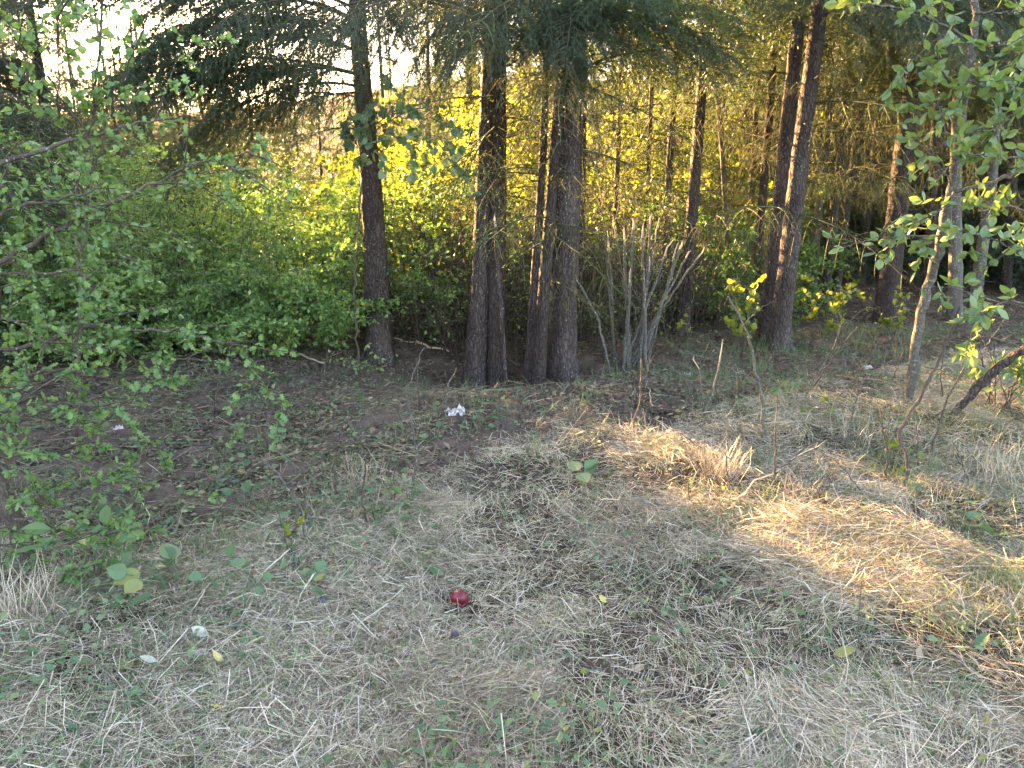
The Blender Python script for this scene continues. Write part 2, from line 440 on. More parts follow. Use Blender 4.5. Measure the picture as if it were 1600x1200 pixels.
# ------------------------------------------------------------------ fir trunks
def trunk_mesh(pts, rad, mat, n=26, step=.045, seed=0, rough=1.0, name='trunk'):
    """pts relative to the base; fine rings low down where the camera sees them"""
    pts = np.asarray([tuple(p) for p in pts], float)
    zs = np.concatenate([np.arange(pts[0, 2], 3.6, step), np.linspace(3.6, pts[-1, 2], 14)])
    px_ = np.interp(zs, pts[:, 2], pts[:, 0]); py_ = np.interp(zs, pts[:, 2], pts[:, 1]); r = np.interp(zs, pts[:, 2], rad)
    k = np.hanning(9); k /= k.sum()
    if len(zs) > 30:
        px_[4:-4] = np.convolve(px_, k, 'valid'); py_[4:-4] = np.convolve(py_, k, 'valid')
    a = np.arange(n)*2*np.pi/n
    ca, sa = np.cos(a)[None], np.sin(a)[None]; zz = zs[:, None]
    flare = 1 + .34*np.exp(-(np.maximum(zz, 0)/.10)) * (1 + .45*np.cos(a*5 + seed)[None] + .3*np.cos(a*3+seed*2)[None])
    dr = rough*(.045*fbm(ca*1.3+seed, sa*1.3, zz*1.5, seed, 2)) * r[:, None]
    pl = np.abs(noise(ca*r[:, None]*45+seed, sa*r[:, None]*45, zz*16, seed+3))
    dr = dr + rough*.010*(pl-.35)*np.minimum(1, r[:, None]/.09)
    whorl = .007*np.exp(-(((zz*1.0) % .42 - .2)/.03)**2)*np.minimum(1, r[:, None]/.08)
    rr = r[:, None]*flare + dr + whorl
    V = np.stack([px_[:, None] + rr*ca, py_[:, None] + rr*sa, np.broadcast_to(zz, rr.shape)], 2).reshape(-1, 3)
    m = len(zs); i, j = np.meshgrid(np.arange(m-1), np.arange(n), indexing='ij')
    A = (i*n+j).ravel(); B = (i*n+(j+1) % n).ravel()
    T = np.concatenate([np.stack([A, B, B+n], 1), np.stack([A, B+n, A+n], 1)])
    return make_mesh(name, [(V, T, 0, None, True)], [mat])

def fir(path, label, bk='bark', H=9.5, dead=18, dead_h=(1.0, 3.6), live=14, live_h=(3.2, 8.5), pool=FAR, stubs=6, seed=1, special=(), group='fir trunks at the clearing edge', base=None, Y=None, cat='tree', dsc=(.5, 1.1), n=26, name='fir_tree'):
    """path: [(px, py, width px)] from the base up"""
    rng = np.random.default_rng(seed)
    b = base or (G(path[0][0], path[0][1]) if Y is None else None)
    if b is None:
        q = P(path[0][0], path[0][1], Y); b = Vector((q.x, q.y, gf(q.x, q.y)))
    pts, rad = [], []
    for px, py, wd in path:
        p = P(px, py, b.y); pts.append(p - b); rad.append(wd*.5*mpp(p))
    pts[0] = Vector((pts[0].x, 0, 0))
    d = (pts[-1] - pts[0]).normalized()
    d = Vector((d.x*.6, d.y, d.z)).normalized()
    top = pts[-1] + d*(H - pts[-1].z)/d.z
    lowp = Vector((pts[0].x, 0, -.25))
    P_ = [lowp] + pts + [top]; rd = [rad[0]*1.03] + rad + [max(.012, rad[-1]*.25)]
    root = thing(name, b, label, cat, group)
    P_ = [Vector((p.x, p.y, p.z)) for p in P_]
    pz = [p.z for p in P_]
    ob('trunk', trunk_mesh(P_, rd, M[bk], n=n, seed=seed), root)
    def at(z): return Vector((float(np.interp(z, pz, [p.x for p in P_])), float(np.interp(z, pz, [p.y for p in P_])), z)), float(np.interp(z, pz, rd))
    for k in range(dead):
        z = rng.uniform(*dead_h); p, r = at(z); a = rng.uniform(0, 2*math.pi)
        ob('dead_limb', DEAD[rng.integers(4)], root, p, (rng.uniform(-.5, .5), rng.uniform(-.15, .25), a), float(rng.uniform(*dsc)))
    for k in range(stubs):
        z = rng.uniform(.3, 3.0); p, r = at(z); a = rng.uniform(math.pi*.8, math.pi*2.2)
        p = p + Vector((math.cos(a), math.sin(a), 0))*r*.9
        ob('limb_stub', STUB[rng.integers(4)], root, p, (0, rng.uniform(-.4, .3), a), float(rng.uniform(.4, .9)))
    for k in range(live):
        f = (k + rng.random())/live; z = live_h[0] + (live_h[1]-live_h[0])*f; p, r = at(z)
        a = k*2.4 + rng.uniform(-.4, .4)
        ob('bough', pool[rng.integers(len(pool))], root, p, (rng.uniform(-.2, .2), rng.uniform(-.1, .2), a), float(rng.uniform(.85, 1.15)*(1.25 - .75*f)))
    for (z, a_deg, tilt, sc_, pl_) in special:
        p, r = at(z)
        ob('bough' if pl_ is not DEAD else 'dead_limb', pl_[rng.integers(len(pl_))], root, p, (rng.uniform(-.15, .15), R(tilt), R(a_deg)), sc_)
    return root, at

# --- the trunks the photograph shows one by one
fir([(592, 562, 41), (588, 420, 36), (578, 260, 31), (563, 95, 27)], 'fir trunk left of centre with long boughs drooping to the left and a leafy vine', seed=3, dead=7, dead_h=(2.1, 3.6),
    special=[(2.55, 175, 2, 1.2, NEAR), (2.65, 200, 0, 1.2, NEAR), (2.65, 160, 0, 1.4, NEAR), (2.95, 215, -2, 1.1, NEAR), (2.85, 185, -4, 1.45, NEAR), (3.1, 240, 0, 1.0, NEAR),
             (2.45, 165, 4, 1.1, DEAD), (3.2, 290, 4, .8, NEAR), (3.0, 170, -6, 1.5, NEAR), (3.1, 205, -4, 1.5, NEAR), (2.5, 215, 8, .9, OLIVE), (3.2, 190, -8, 1.6, NEAR), (3.3, 150, -6, 1.5, NEAR)])
fir([(740, 612, 38), (752, 450, 31), (759, 260, 29), (766, 90, 26)], 'slightly leaning fir trunk left of the thickest trunk, rooted in the hollow', seed=4, dead=12, dead_h=(1.7, 3.6),
    special=[(3.2, 200, -4, 1.1, NEAR), (3.3, 260, 6, .8, NEAR), (3.1, 305, 10, .7, NEAR), (3.2, 230, 0, 1.1, NEAR), (3.3, 340, 4, .7, OLIVE)])
fir([(776, 560, 27), (777, 400, 27), (779, 240, 24), (781, 90, 20)], 'dark reddish fir trunk close behind the leaning trunk in the hollow', bk='bark_red', seed=5, dead=14, dead_h=(1.6, 3.6), Y=6.9)
fir([(826, 592, 17), (838, 400, 14), (848, 250, 12), (853, 110, 11)], 'slim mossy fir trunk between the leaning trunk and the thickest trunk', seed=6, live=10, dead=14, dead_h=(1.5, 3.6), dsc=(.4, .9), Y=6.75, n=16)
fir([(840, 596, 22), (851, 440, 19), (862, 300, 17), (874, 130, 16)], 'thin brown fir trunk half hidden behind the thickest trunk', bk='bark_red', seed=7, live=10, dead=16, Y=6.6, n=18)
fir([(878, 600, 48), (880, 500, 44), (884, 330, 45), (890, 180, 44), (894, 95, 41)], 'thickest fir trunk, in the middle, with scaly grey bark and small branch scars', seed=8, dead_h=(1.4, 3.4), stubs=9, dead=12, n=40,
    special=[(2.8, 262, 14, .65, NEAR), (3.1, 285, 4, .8, NEAR), (3.2, 235, 6, .9, NEAR), (3.15, 265, 8, .75, NEAR), (3.0, 30, 6, .7, OLIVE), (3.2, 330, -2, .8, OLIVE)], pool=OLIVE, live=9)
fir([(903, 560, 20), (905, 400, 18), (908, 250, 16), (910, 110, 14)], 'narrow shaded fir trunk peeping out right of the thickest trunk', bk='bark_red', seed=9, dead=22, Y=8.2, n=16)
fir([(1036, 470, 13), (1042, 330, 12), (1052, 160, 11), (1060, 5, 10)], 'slim fir trunk behind the cluster of cut grey stems', seed=10, live=7, pool=OLIVE, dead=26, Y=9.6, n=14)
fir([(1066, 515, 21), (1078, 380, 19), (1090, 220, 17), (1106, 5, 15)], 'straight dark fir trunk just right of the cluster of cut grey stems', seed=11, live=7, pool=OLIVE, dead=24, Y=8.4, n=18)
fir([(1197, 520, 27), (1207, 420, 24), (1226, 240, 22), (1246, 45, 21)], 'fir trunk with a reddish scrape, left one of the close leaning pair', seed=12, pool=OLIVE, dead=16, Y=7.7)
fir([(1216, 548, 32), (1228, 440, 29), (1250, 250, 27), (1280, 20, 24)], 'speckled fir trunk, right and thicker one of the close leaning pair', seed=13, dead=12,
    special=[(3.0, 300, 2, .9, NEAR), (3.05, 250, 4, .8, NEAR), (3.2, 340, 0, 1.0, NEAR)])
fir([(1268, 455, 13), (1280, 320, 12), (1294, 190, 11), (1308, 60, 10)], 'slim olive lit fir pole, leftmost of three right of the leaning pair', seed=14, pool=OLIVE, dead=24, Y=10.4, n=12, bk='bark_grey')
fir([(1290, 450, 15), (1304, 320, 14), (1318, 190, 13), (1332, 60, 12)], 'slim fir pole, middle of three right of the leaning pair', seed=15, pool=OLIVE, dead=24, Y=10.2, n=12)
fir([(1308, 440, 12), (1324, 320, 11), (1342, 190, 10), (1360, 70, 9)], 'slim fir pole, rightmost and most tilted of three right of the leaning pair', seed=16, pool=OLIVE, dead=22, Y=10.8, n=12)
fir([(1383, 505, 34), (1396, 380, 32), (1412, 240, 29), (1438, 60, 25)], 'thick reddish brown fir trunk standing alone before the dark woods', bk='bark_red', seed=17, dead=20, Y=8.7, stubs=8,
    special=[(3.2, 260, 0, 1.1, NEAR), (3.1, 200, 4, 1.1, NEAR), (3.3, 300, 0, 1.2, NEAR), (2.6, 170, -10, 1.0, DEAD)])
fir([(1494, 490, 22), (1493, 410, 20), (1492, 320, 18), (1496, 180, 16), (1500, 50, 14)], 'pale speckled trunk behind the plum tree at the right', bk='bark_grey', seed=18, dead=8, Y=8.6, n=18)
fir([(1524, 470, 18), (1536, 380, 17), (1550, 280, 15), (1560, 120, 14)], 'pale sunlit trunk at the right edge, partly hidden by plum leaves', bk='bark_grey', seed=19, dead=10, Y=9.2, n=16)
fir([(1180, 480, 14), (1190, 330, 13), (1204, 160, 12), (1212, 5, 11)], 'thin dark fir pole close behind the left trunk of the leaning pair', bk='bark_red', seed=20, pool=OLIVE, dead=24, Y=9.4, n=12)
fir([(1448, 470, 17), (1456, 330, 15), (1462, 200, 14), (1470, 60, 12)], 'dark thin fir trunk in shade between the reddish trunk and the plum tree', bk='bark_red', seed=21, dead=16, Y=10.5, n=12)

for k, (pth, Yk, bkk, lab) in enumerate([
    ([(958, 440, 9), (965, 250, 8), (974, 40, 7)], 10.6, 'bark', 'very thin fir pole right of the thickest trunk'),
    ([(1008, 430, 8), (1015, 220, 7), (1023, 10, 7)], 11.4, 'bark_red', 'very thin fir pole behind the left side of the cut grey stems'),
    ([(1152, 400, 9), (1128, 230, 8), (1109, 5, 7)], 9.8, 'bark_grey', 'thin stem leaning left behind the yellow leaved upright shrub'),
    ([(1128, 300, 8), (1131, 150, 7), (1138, 5, 7)], 12.6, 'bark', 'faint thin pole crossing behind the left leaning stem'),
    ([(1166, 440, 10), (1178, 240, 9), (1190, 20, 8)], 11.2, 'bark_red', 'thin dark pole left of the close leaning pair'),
    ([(1242, 445, 10), (1258, 240, 9), (1274, 30, 8)], 12.0, 'bark', 'thin dark pole seen just right of the leaning pair'),
    ([(1346, 440, 11), (1366, 240, 10), (1388, 40, 9)], 11.6, 'bark_red', 'thin tilted pole left of the thick reddish trunk'),
    ([(1418, 440, 13), (1440, 240, 12), (1464, 60, 11)], 12.2, 'bark', 'dark pole close right of the thick reddish trunk'),
    ([(1574, 450, 15), (1584, 240, 14), (1594, 60, 13)], 10.8, 'bark_red', 'dark fir trunk at the right edge behind plum leaves')]):
    fir(pth, lab, bk=bkk, seed=120+k, dead=14, live=8, stubs=3, pool=OLIVE, Y=Yk, n=10, dsc=(.4, .8))

# --- firs farther back: one of each kind, then copies
def far_fir(seed, pool, H=11, low=.8, nb=46, bk='bark', dead=8, wid=1.35):
    rng = np.random.default_rng(seed)
    root = thing('fir_tree', (0, 0, 0), '', 'tree')
    pts = [(0, 0, -.3), (0, 0, 0), (rng.normal(0, .08), rng.normal(0, .08), 3), (rng.normal(0, .2), rng.normal(0, .2), H)]
    kids = [ob('trunk', trunk_mesh([Vector(p) for p in pts], [.13, .12, .10, .02], M[bk], n=12, step=.15, seed=seed), root)]
    for k in range(nb):
        f = (k + rng.random())/nb; z = low + (H-.6-low)*f
        kids.append(ob('bough', pool[rng.integers(len(pool))], root, (0, 0, z), (rng.uniform(-.3, .3), rng.uniform(-.1, .22), k*2.4 + rng.uniform(-.5, .5)), float(wid*rng.uniform(.75, 1.15)*(1.15 - .95*f))))
    for k in range(dead):
        kids.append(ob('dead_limb', DEAD[rng.integers(4)], root, (0, 0, rng.uniform(.4, 2.5)), (rng.uniform(-.3, .3), rng.uniform(-.1, .2), rng.uniform(0, 6.28)), float(rng.uniform(.7, 1.2))))
    KIDS[root.name] = kids
    return root
PROTO = {'dense': far_fir(101, FAR, low=.5, nb=56, dead=0, wid=1.5), 'dark': far_fir(102, FAR, low=1.6, nb=42, dead=10), 'olive': far_fir(103, OLIVE + FAR[:1], low=1.2, nb=44, dead=10), 'thin': far_fir(104, OLIVE, low=1.0, nb=30, dead=18, wid=1.1)}
FIRS = [ # x, y, kind, scale, rz
    # left bank of firs that keeps the clearing in shade
    (-6.9, 8.0, 'dense', 1.00, 3.7), (-7.8, 9.7, 'dense', 1.05, 4.5), (-8.5, 12.1, 'dense', 1.10, 4.8), (-10.1, 14.3, 'dense', 1.15, 5.7), (-12.5, 16.2, 'dense', 1.20, 4.4), (-13.9, 19.6, 'dense', 1.20, 5.5), (-16.2, 22.8, 'dense', 1.20, 0.2), (-5.9, 5.0, 'dense', 1.00, 2.8), (-8.3, 6.3, 'dense', 1.10, 5.7), (-9.4, 9.3, 'dense', 1.10, 3.9), (-11.7, 11.9, 'dense', 1.20, 5.4), (-13.9, 14.6, 'dense', 1.20, 0.7), (-8.9, 4.7, 'dense', 1.10, 2.8), (-10.9, 7.5, 'dense', 1.10, 1.5), (-16.8, 17.5, 'dense', 1.30, 3.3),
    # young firs behind the left bushes, then beyond the gap
    (-8.2, 26, 'dense', .50, .4), (-9.6, 28, 'olive', .55, 2.0), (-6.8, 24.6, 'olive', .48, 3.3), (-10.8, 30, 'dense', .56, 4.1), (-5.6, 27.5, 'olive', .55, 5.3),
    (-6.2, 12.6, 'dense', .33, .2), (-7.6, 13.2, 'dense', .72, 1.4), (-8.8, 13.8, 'dense', .8, 3.1), (-6.7, 14.6, 'dense', .46, 4.9), (-2.0, 18.5, 'olive', .6, 1.2), (-.9, 17.4, 'thin', .75, 3.0), (-3.2, 21, 'olive', .66, 4.4), (-5.2, 21.5, 'olive', .44, .6), (-4.1, 21.5, 'olive', .52, 2.1), (-6.0, 22.5, 'dense', .48, 3.9), (-3.5, 24, 'olive', .62, 5.5), (-1.5, 20.2, 'olive', .72, 2.8), (-4.6, 24.5, 'dense', .52, 1.0), (-.4, 19.0, 'olive', .75, .3),
    (5.8, 13.8, 'dense', .9, .3), (6.9, 13.0, 'dense', .85, 1.9), (7.9, 14.8, 'dense', 1.0, 3.7), (9.2, 13.2, 'dense', .9, 5.0), (8.2, 12.2, 'dense', .8, 2.6), (10.6, 12.4, 'dense', .95, 4.2),
    (-5.4, 14.2, 'dense', .40, 2.0), (-7.2, 15.2, 'dense', .46, 4.4), (-4.4, 15.6, 'dense', .34, .7), (-8.6, 17.5, 'dense', .5, 3.0), (-6.3, 17.4, 'dense', .42, 5.2),
    (-1.2, 21.5, 'olive', .9, 2.2), (-2.4, 25, 'olive', .9, 1.2), (0.3, 24.5, 'dense', .8, 3.2), (1.2, 20.5, 'olive', .9, .9), (5.4, 18.2, 'olive', .95, 2.9),
    (-12.2, 17.8, 'dense', 0.54, 4.0), (-10.6, 16.3, 'dense', 0.41, 2.2), (-10.6, 17.3, 'dense', 0.53, 4.1), (-11.2, 19.4, 'dense', 0.55, 4.0), (-9.2, 17.1, 'dense', 0.46, 1.0), (-11.1, 21.7, 'dense', 0.52, 4.9), (-8.2, 17.1, 'dense', 0.48, 2.0), (-8.6, 19.3, 'dense', 0.55, 0.1), (-7.2, 17.5, 'dense', 0.50, 3.1), (-6.8, 17.8, 'dense', 0.52, 5.7), (-6.4, 18.1, 'dense', 0.45, 0.8), (-6.3, 19.5, 'dense', 0.51, 1.0), (-12.2, 19.5, 'dense', 0.49, 1.0), (-10.5, 21.3, 'dense', 0.56, 2.5), (-8.7, 20.6, 'dense', 0.53, 2.3),
    (-30, 36, 'dense', .82, .3), (-26, 37, 'dense', .86, 1.5), (-23.5, 39.5, 'dense', .9, 2.7), (-28.5, 43, 'dense', 1.0, 3.9), (-20.5, 38, 'olive', .8, 5.0), (-18.4, 40.5, 'dense', .85, .6), (-16.2, 38.5, 'olive', .75, 1.8), (-24, 45, 'dense', 1.0, 3.1), (-14.6, 42, 'dense', .78, 4.4), (-20.6, 46, 'olive', 1.0, 5.6), (-33, 41, 'dense', .95, 2.0), (-17.6, 47.5, 'dense', .95, .1), (-7.2, 44, 'dense', .6, 1.1), (-4.4, 42, 'olive', .75, 2.3), (-2.0, 40, 'dense', .75, 3.5), (.8, 41, 'olive', .85, 4.9),
    # centre and right: backlit rows beyond the bushes
    (0.4, 19.5, 'thin', .9, .2), (2.6, 17.8, 'olive', .95, 1.9), (4.6, 16.0, 'thin', 1.0, 3.1), (4.2, 20.6, 'olive', 1.0, 4.0), (1.6, 23.0, 'olive', 1.05, 5.2), (6.6, 14.6, 'olive', .95, .7), (7.2, 18.4, 'olive', 1.05, 2.4), (6.0, 22.4, 'olive', 1.1, 3.6),
    (8.6, 13.4, 'dark', 1.0, 1.3), (9.4, 16.4, 'dense', 1.0, 2.6), (10.8, 14.4, 'dense', 1.0, 3.9), (11.6, 18.0, 'dense', 1.1, 5.1), (8.8, 20.6, 'dark', 1.1, .4), (12.6, 13.0, 'dense', 1.0, 1.0), (7.6, 11.4, 'dark', .9, 2.0), (13.8, 16.0, 'dense', 1.1, 2.8), (12.0, 22.0, 'dense', 1.2, 4.5),
    (15.0, 20.0, 'dense', 1.2, .6), (10.2, 11.2, 'dark', .95, 5.6), (-1.4, 27.0, 'olive', 1.0, 1.5), (3.4, 28.0, 'dense', 1.1, 2.7), (8.0, 27.5, 'dense', 1.2, 3.3), (13.0, 27.0, 'dense', 1.2, 4.8), (18.0, 24.0, 'dense', 1.3, 5.9),
]
ORD = 'first second third fourth fifth sixth seventh eighth ninth tenth eleventh twelfth thirteenth fourteenth fifteenth sixteenth seventeenth eighteenth nineteenth twentieth'.split()
ORD += ['twenty-' + q_ for q_ in ORD[:9]] + ['thirtieth'] + ['thirty-' + q_ for q_ in ORD[:9]]
def ordinal(lst, key, me_):
    f = sorted((x_/y_, (x_, y_)) for x_, y_, k_, s_, r_ in lst if key(x_, y_, k_) == key(*me_) and abs(x_/y_) < .70 and (lst is not FIRS or s_ >= .6))
    q_ = [b for a, b in f]
    return (ORD[q_.index(me_[:2])] + ' from the left') if me_[:2] in q_ else None
used = set()
LB = {'young': 'young fir behind the left bushes', 'dense': 'dense dark fir with low boughs in the woods', 'dark': 'dark fir with bare lower trunk in the woods', 'olive': 'sunlit olive fir with hanging twigs beyond bushes', 'thin': 'thin backlit fir with sparse olive twigs'}
for x, y, k, s, rz in FIRS:
    lab, grp = LB[k], k + ' firs in the woods behind'
    if x < -4: lab, grp = ('dense fir in the dark left bank' if k == 'dense' else 'dark bare trunked fir behind left bushes'), k + ' firs at the left'
    loc = (x, y, gf(x, y) - .02)
    o_ = ordinal(FIRS, lambda a, b, c: (c, a < -4), (x, y, k))
    if s < .6: lab, grp, o_ = LB['young'], 'young firs', ordinal([q_ for q_ in FIRS if q_[3] < .6], lambda a, b, c: 1, (x, y, k))
    lab = lab + ', ' + o_ if o_ else lab
    if not o_: grp = 'firs outside the picture'; lab = 'dense fir closing the woods off beyond the left edge'
    if k not in used:
        used.add(k); o = PROTO[k]; o.location = loc; o.rotation_euler = (0, 0, rz); o.scale = (s,)*3; o['label'] = lab; o['group'] = grp
    else:
        copy_tree(PROTO[k], loc, rz, lab, grp, s)

# ------------------------------------------------------------------ bushes
def bush(seed, leaf, mats, H=1.7, Wd=1.3, canes=34, name='bramble_bush', tm=DIAM6, ls=(.032, .075), shoots=17, per=17):
    rng = np.random.default_rng(seed)
    tl, lp, ld = [], [], []
    for c_ in range(canes):
        a = rng.uniform(0, 6.283); rr = Wd*math.sqrt(rng.random())*.55
        b = np.array([math.cos(a)*rr, math.sin(a)*rr, -.05]); a2 = a + rng.normal(0, .5)
        h = H*(.38 + .95*rng.random()**1.7); reach = Wd*rng.uniform(.15, .7)
        k = np.linspace(0, 1, 9)[:, None]
        o_ = np.array([math.cos(a2), math.sin(a2), 0])
        pts = b + o_*reach*k**1.3 + np.array([0, 0, 1])*h*np.sin(k*math.pi*rng.uniform(.45, .8))
        pts += rng.normal(0, .018, pts.shape)
        tl.append((pts, np.linspace(.007, .002, 9)))
        for q in rng.uniform(.18, 1, shoots):
            p = np.array([np.interp(q, k[:, 0], pts[:, i_]) for i_ in range(3)])
            d = rng.normal(0, 1, 3); d[2] = abs(d[2])*.5 + .1; d += o_*.6; d /= np.linalg.norm(d)
            l_ = rng.uniform(.15, .42); kk = np.linspace(0, 1, 4)[:, None]
            sp_ = p + d*kk*l_ + np.array([0, 0, -.12])*kk*kk
            tl.append((sp_, np.linspace(.003, .001, 4)))
            u = rng.random(per)
            lp.append(np.stack([np.interp(u, kk[:, 0], sp_[:, i_]) for i_ in range(3)], 1)); ld.append(np.repeat(d[None], per, 0))
    lp = np.concatenate(lp); ld = np.concatenate(ld)
    lp += rng.normal(0, .012, lp.shape)
    d, nr = leaf_dirs(rng, ld, len(lp))
    V, T, rd = scatter(tm[0], tm[1], lp, frames(d, nr), rng.uniform(*ls, len(lp))*rng.choice([.7, 1, 1.15], len(lp)), rng.random(len(lp)))
    root = thing(name, (0, 0, 0), '', 'bush')
    Vt, Tt = tubes(tl, 3)
    KIDS[root.name] = [ob('canes', make_mesh('canes', [(Vt, Tt, 0, None, True)], [M['twig']]), root), ob('foliage', make_mesh('foliage', [(V, T, 0, rd, False)], [mats]), root)]
    return root
BP = {'low': bush(201, None, M['bramble'], 1.25, 1.4), 'tall': bush(202, None, M['bramble'], 1.75, 1.3, 38), 'glow': bush(203, None, M['glow'], 2.2, 1.5, 40, 'leafy_bush', shoots=17, ls=(.04, .085)), 'tangle': bush(205, None, M['bramble'], 1.35, 1.3, 64, 'shade_thicket', shoots=12, per=1, ls=(.03, .05)), 'small': bush(206, None, M['hawthorn'], 1.5, 1.3, 44, 'small_leaved_bush', tm=DIAM, shoots=22, per=22, ls=(.02, .036)), 'glow_low': bush(204, None, M['glow'], 1.3, 1.4, 30, 'leafy_bush')}  # tangle: dark canes added so the hollow behind the trunks reads shaded
BUSH = [(-6.6, 7.95, 'tall', 0.94, .1), (-5.6, 7.55, 'small', 1.1, 1.0), (-4.8, 8.05, 'tall', 0.84, 2.0), (-4.1, 7.50, 'small', .95, 3.0), (-3.4, 8.05, 'tall', 0.66, 4.0), (-2.75, 7.45, 'small', .78, 5.0), (-2.5, 8.15, 'low', .95, .6), (-2.0, 7.30, 'low', .7, 1.7),
        (-7.4, 10.00, 'tall', 1.06, 2.4), (-5.6, 10.00, 'tall', 0.98, 3.6), (-4.2, 9.6, 'small', 1.2, 4.7), (-2.9, 9.80, 'tall', 0.84, 5.5), (-1.6, 9.30, 'small', .95, .9), (-1.2, 10.80, 'glow', 1.03, 2.2),
        (-5.0, 6.95, 'low', 0.74, .4), (-6.2, 6.85, 'low', 0.75, 2.4), (-3.4, 7.00, 'low', 0.72, 3.2), (-.9, 8.70, 'tall', 0.81, 1.1), (-.1, 8.90, 'tangle', 1.14, 2.4), (.75, 9.00, 'tangle', 1.0, 3.9), (1.6, 9.50, 'tangle', 1.0, 5.2), (2.4, 10.20, 'tall', 0.67, .2), (3.4, 10.90, 'low', 1.02, 1.4), (-.5, 9.80, 'glow', 0.75, 4.6), (.4, 10.00, 'glow', 0.65, 3.2),
        (-1.0, 8.0, 'tangle', .8, 2.0), (-.3, 8.2, 'tangle', .95, 3.3), (.45, 8.1, 'tangle', .85, 4.6), (1.15, 8.4, 'tangle', .95, .5), (1.9, 8.7, 'tangle', .9, 1.9), (2.9, 9.7, 'low', .8, 3.1), (-2.4, 7.0, 'low', .6, .9), (-3.9, 6.9, 'low', .62, 4.2), (-.2, 12.0, 'glow', 0.95, .3), (1.0, 12.6, 'glow', 0.90, 1.3), (2.1, 12.2, 'glow', 0.97, 2.6), (3.2, 12.9, 'glow', 0.88, 3.8), (4.3, 13.6, 'glow', 0.98, 5.0), (.4, 14.4, 'glow', 1.09, 4.4), (2.0, 14.8, 'glow', 1.16, .8), (-1.3, 13.8, 'glow', 1.23, 1.8), (3.6, 15.2, 'glow', 1.13, 2.9), (-2.6, 13.0, 'glow', 0.80, 4.1), (-3.2, 15.5, 'glow', 0.81, .2), (5.2, 15.0, 'glow_low', 1.25, 3.3),
        (.2, 10.4, 'glow_low', 0.85, 1.1), (1.4, 10.6, 'glow_low', 0.74, 3.1), (2.6, 10.9, 'glow_low', 1.08, 5.1), (3.6, 11.6, 'glow_low', 0.88, 2.3), (-.6, 10.2, 'glow_low', 0.99, 4.2), (-6.8, 13.0, 'tall', 1.22, 1.2), (-4.6, 13.2, 'tall', 0.95, 3.9)]
BL = {'tangle': 'dark cane thicket added to deepen the shade behind the trunks', 'small': 'pale green small leaved bush in the left bank', 'low': 'low green bramble bush edging the clearing', 'tall': 'tall arching bramble bush in the green bank', 'glow': 'tall sunlit yellow green bush behind the trunks', 'glow_low': 'low yellow green bush behind the trunks'}
used = set()
for x, y, k, s, rz in BUSH:
    loc = (x, y, gf(x, y)); grp = k.replace('_', ' ') + ' bushes behind the clearing'
    o_ = ordinal(BUSH, lambda a, b, c: c, (x, y, k))
    lab = BL[k] + ', ' + o_ if o_ else 'bramble bush just beyond the left edge'; grp = grp if o_ else 'bushes outside the picture'
    if k not in used:
        used.add(k); o = BP[k]; o.location = loc; o.rotation_euler = (0, 0, rz); o.scale = (s,)*3; o['label'] = lab; o['group'] = grp
    else: copy_tree(BP[k], loc, rz, lab, grp, s)

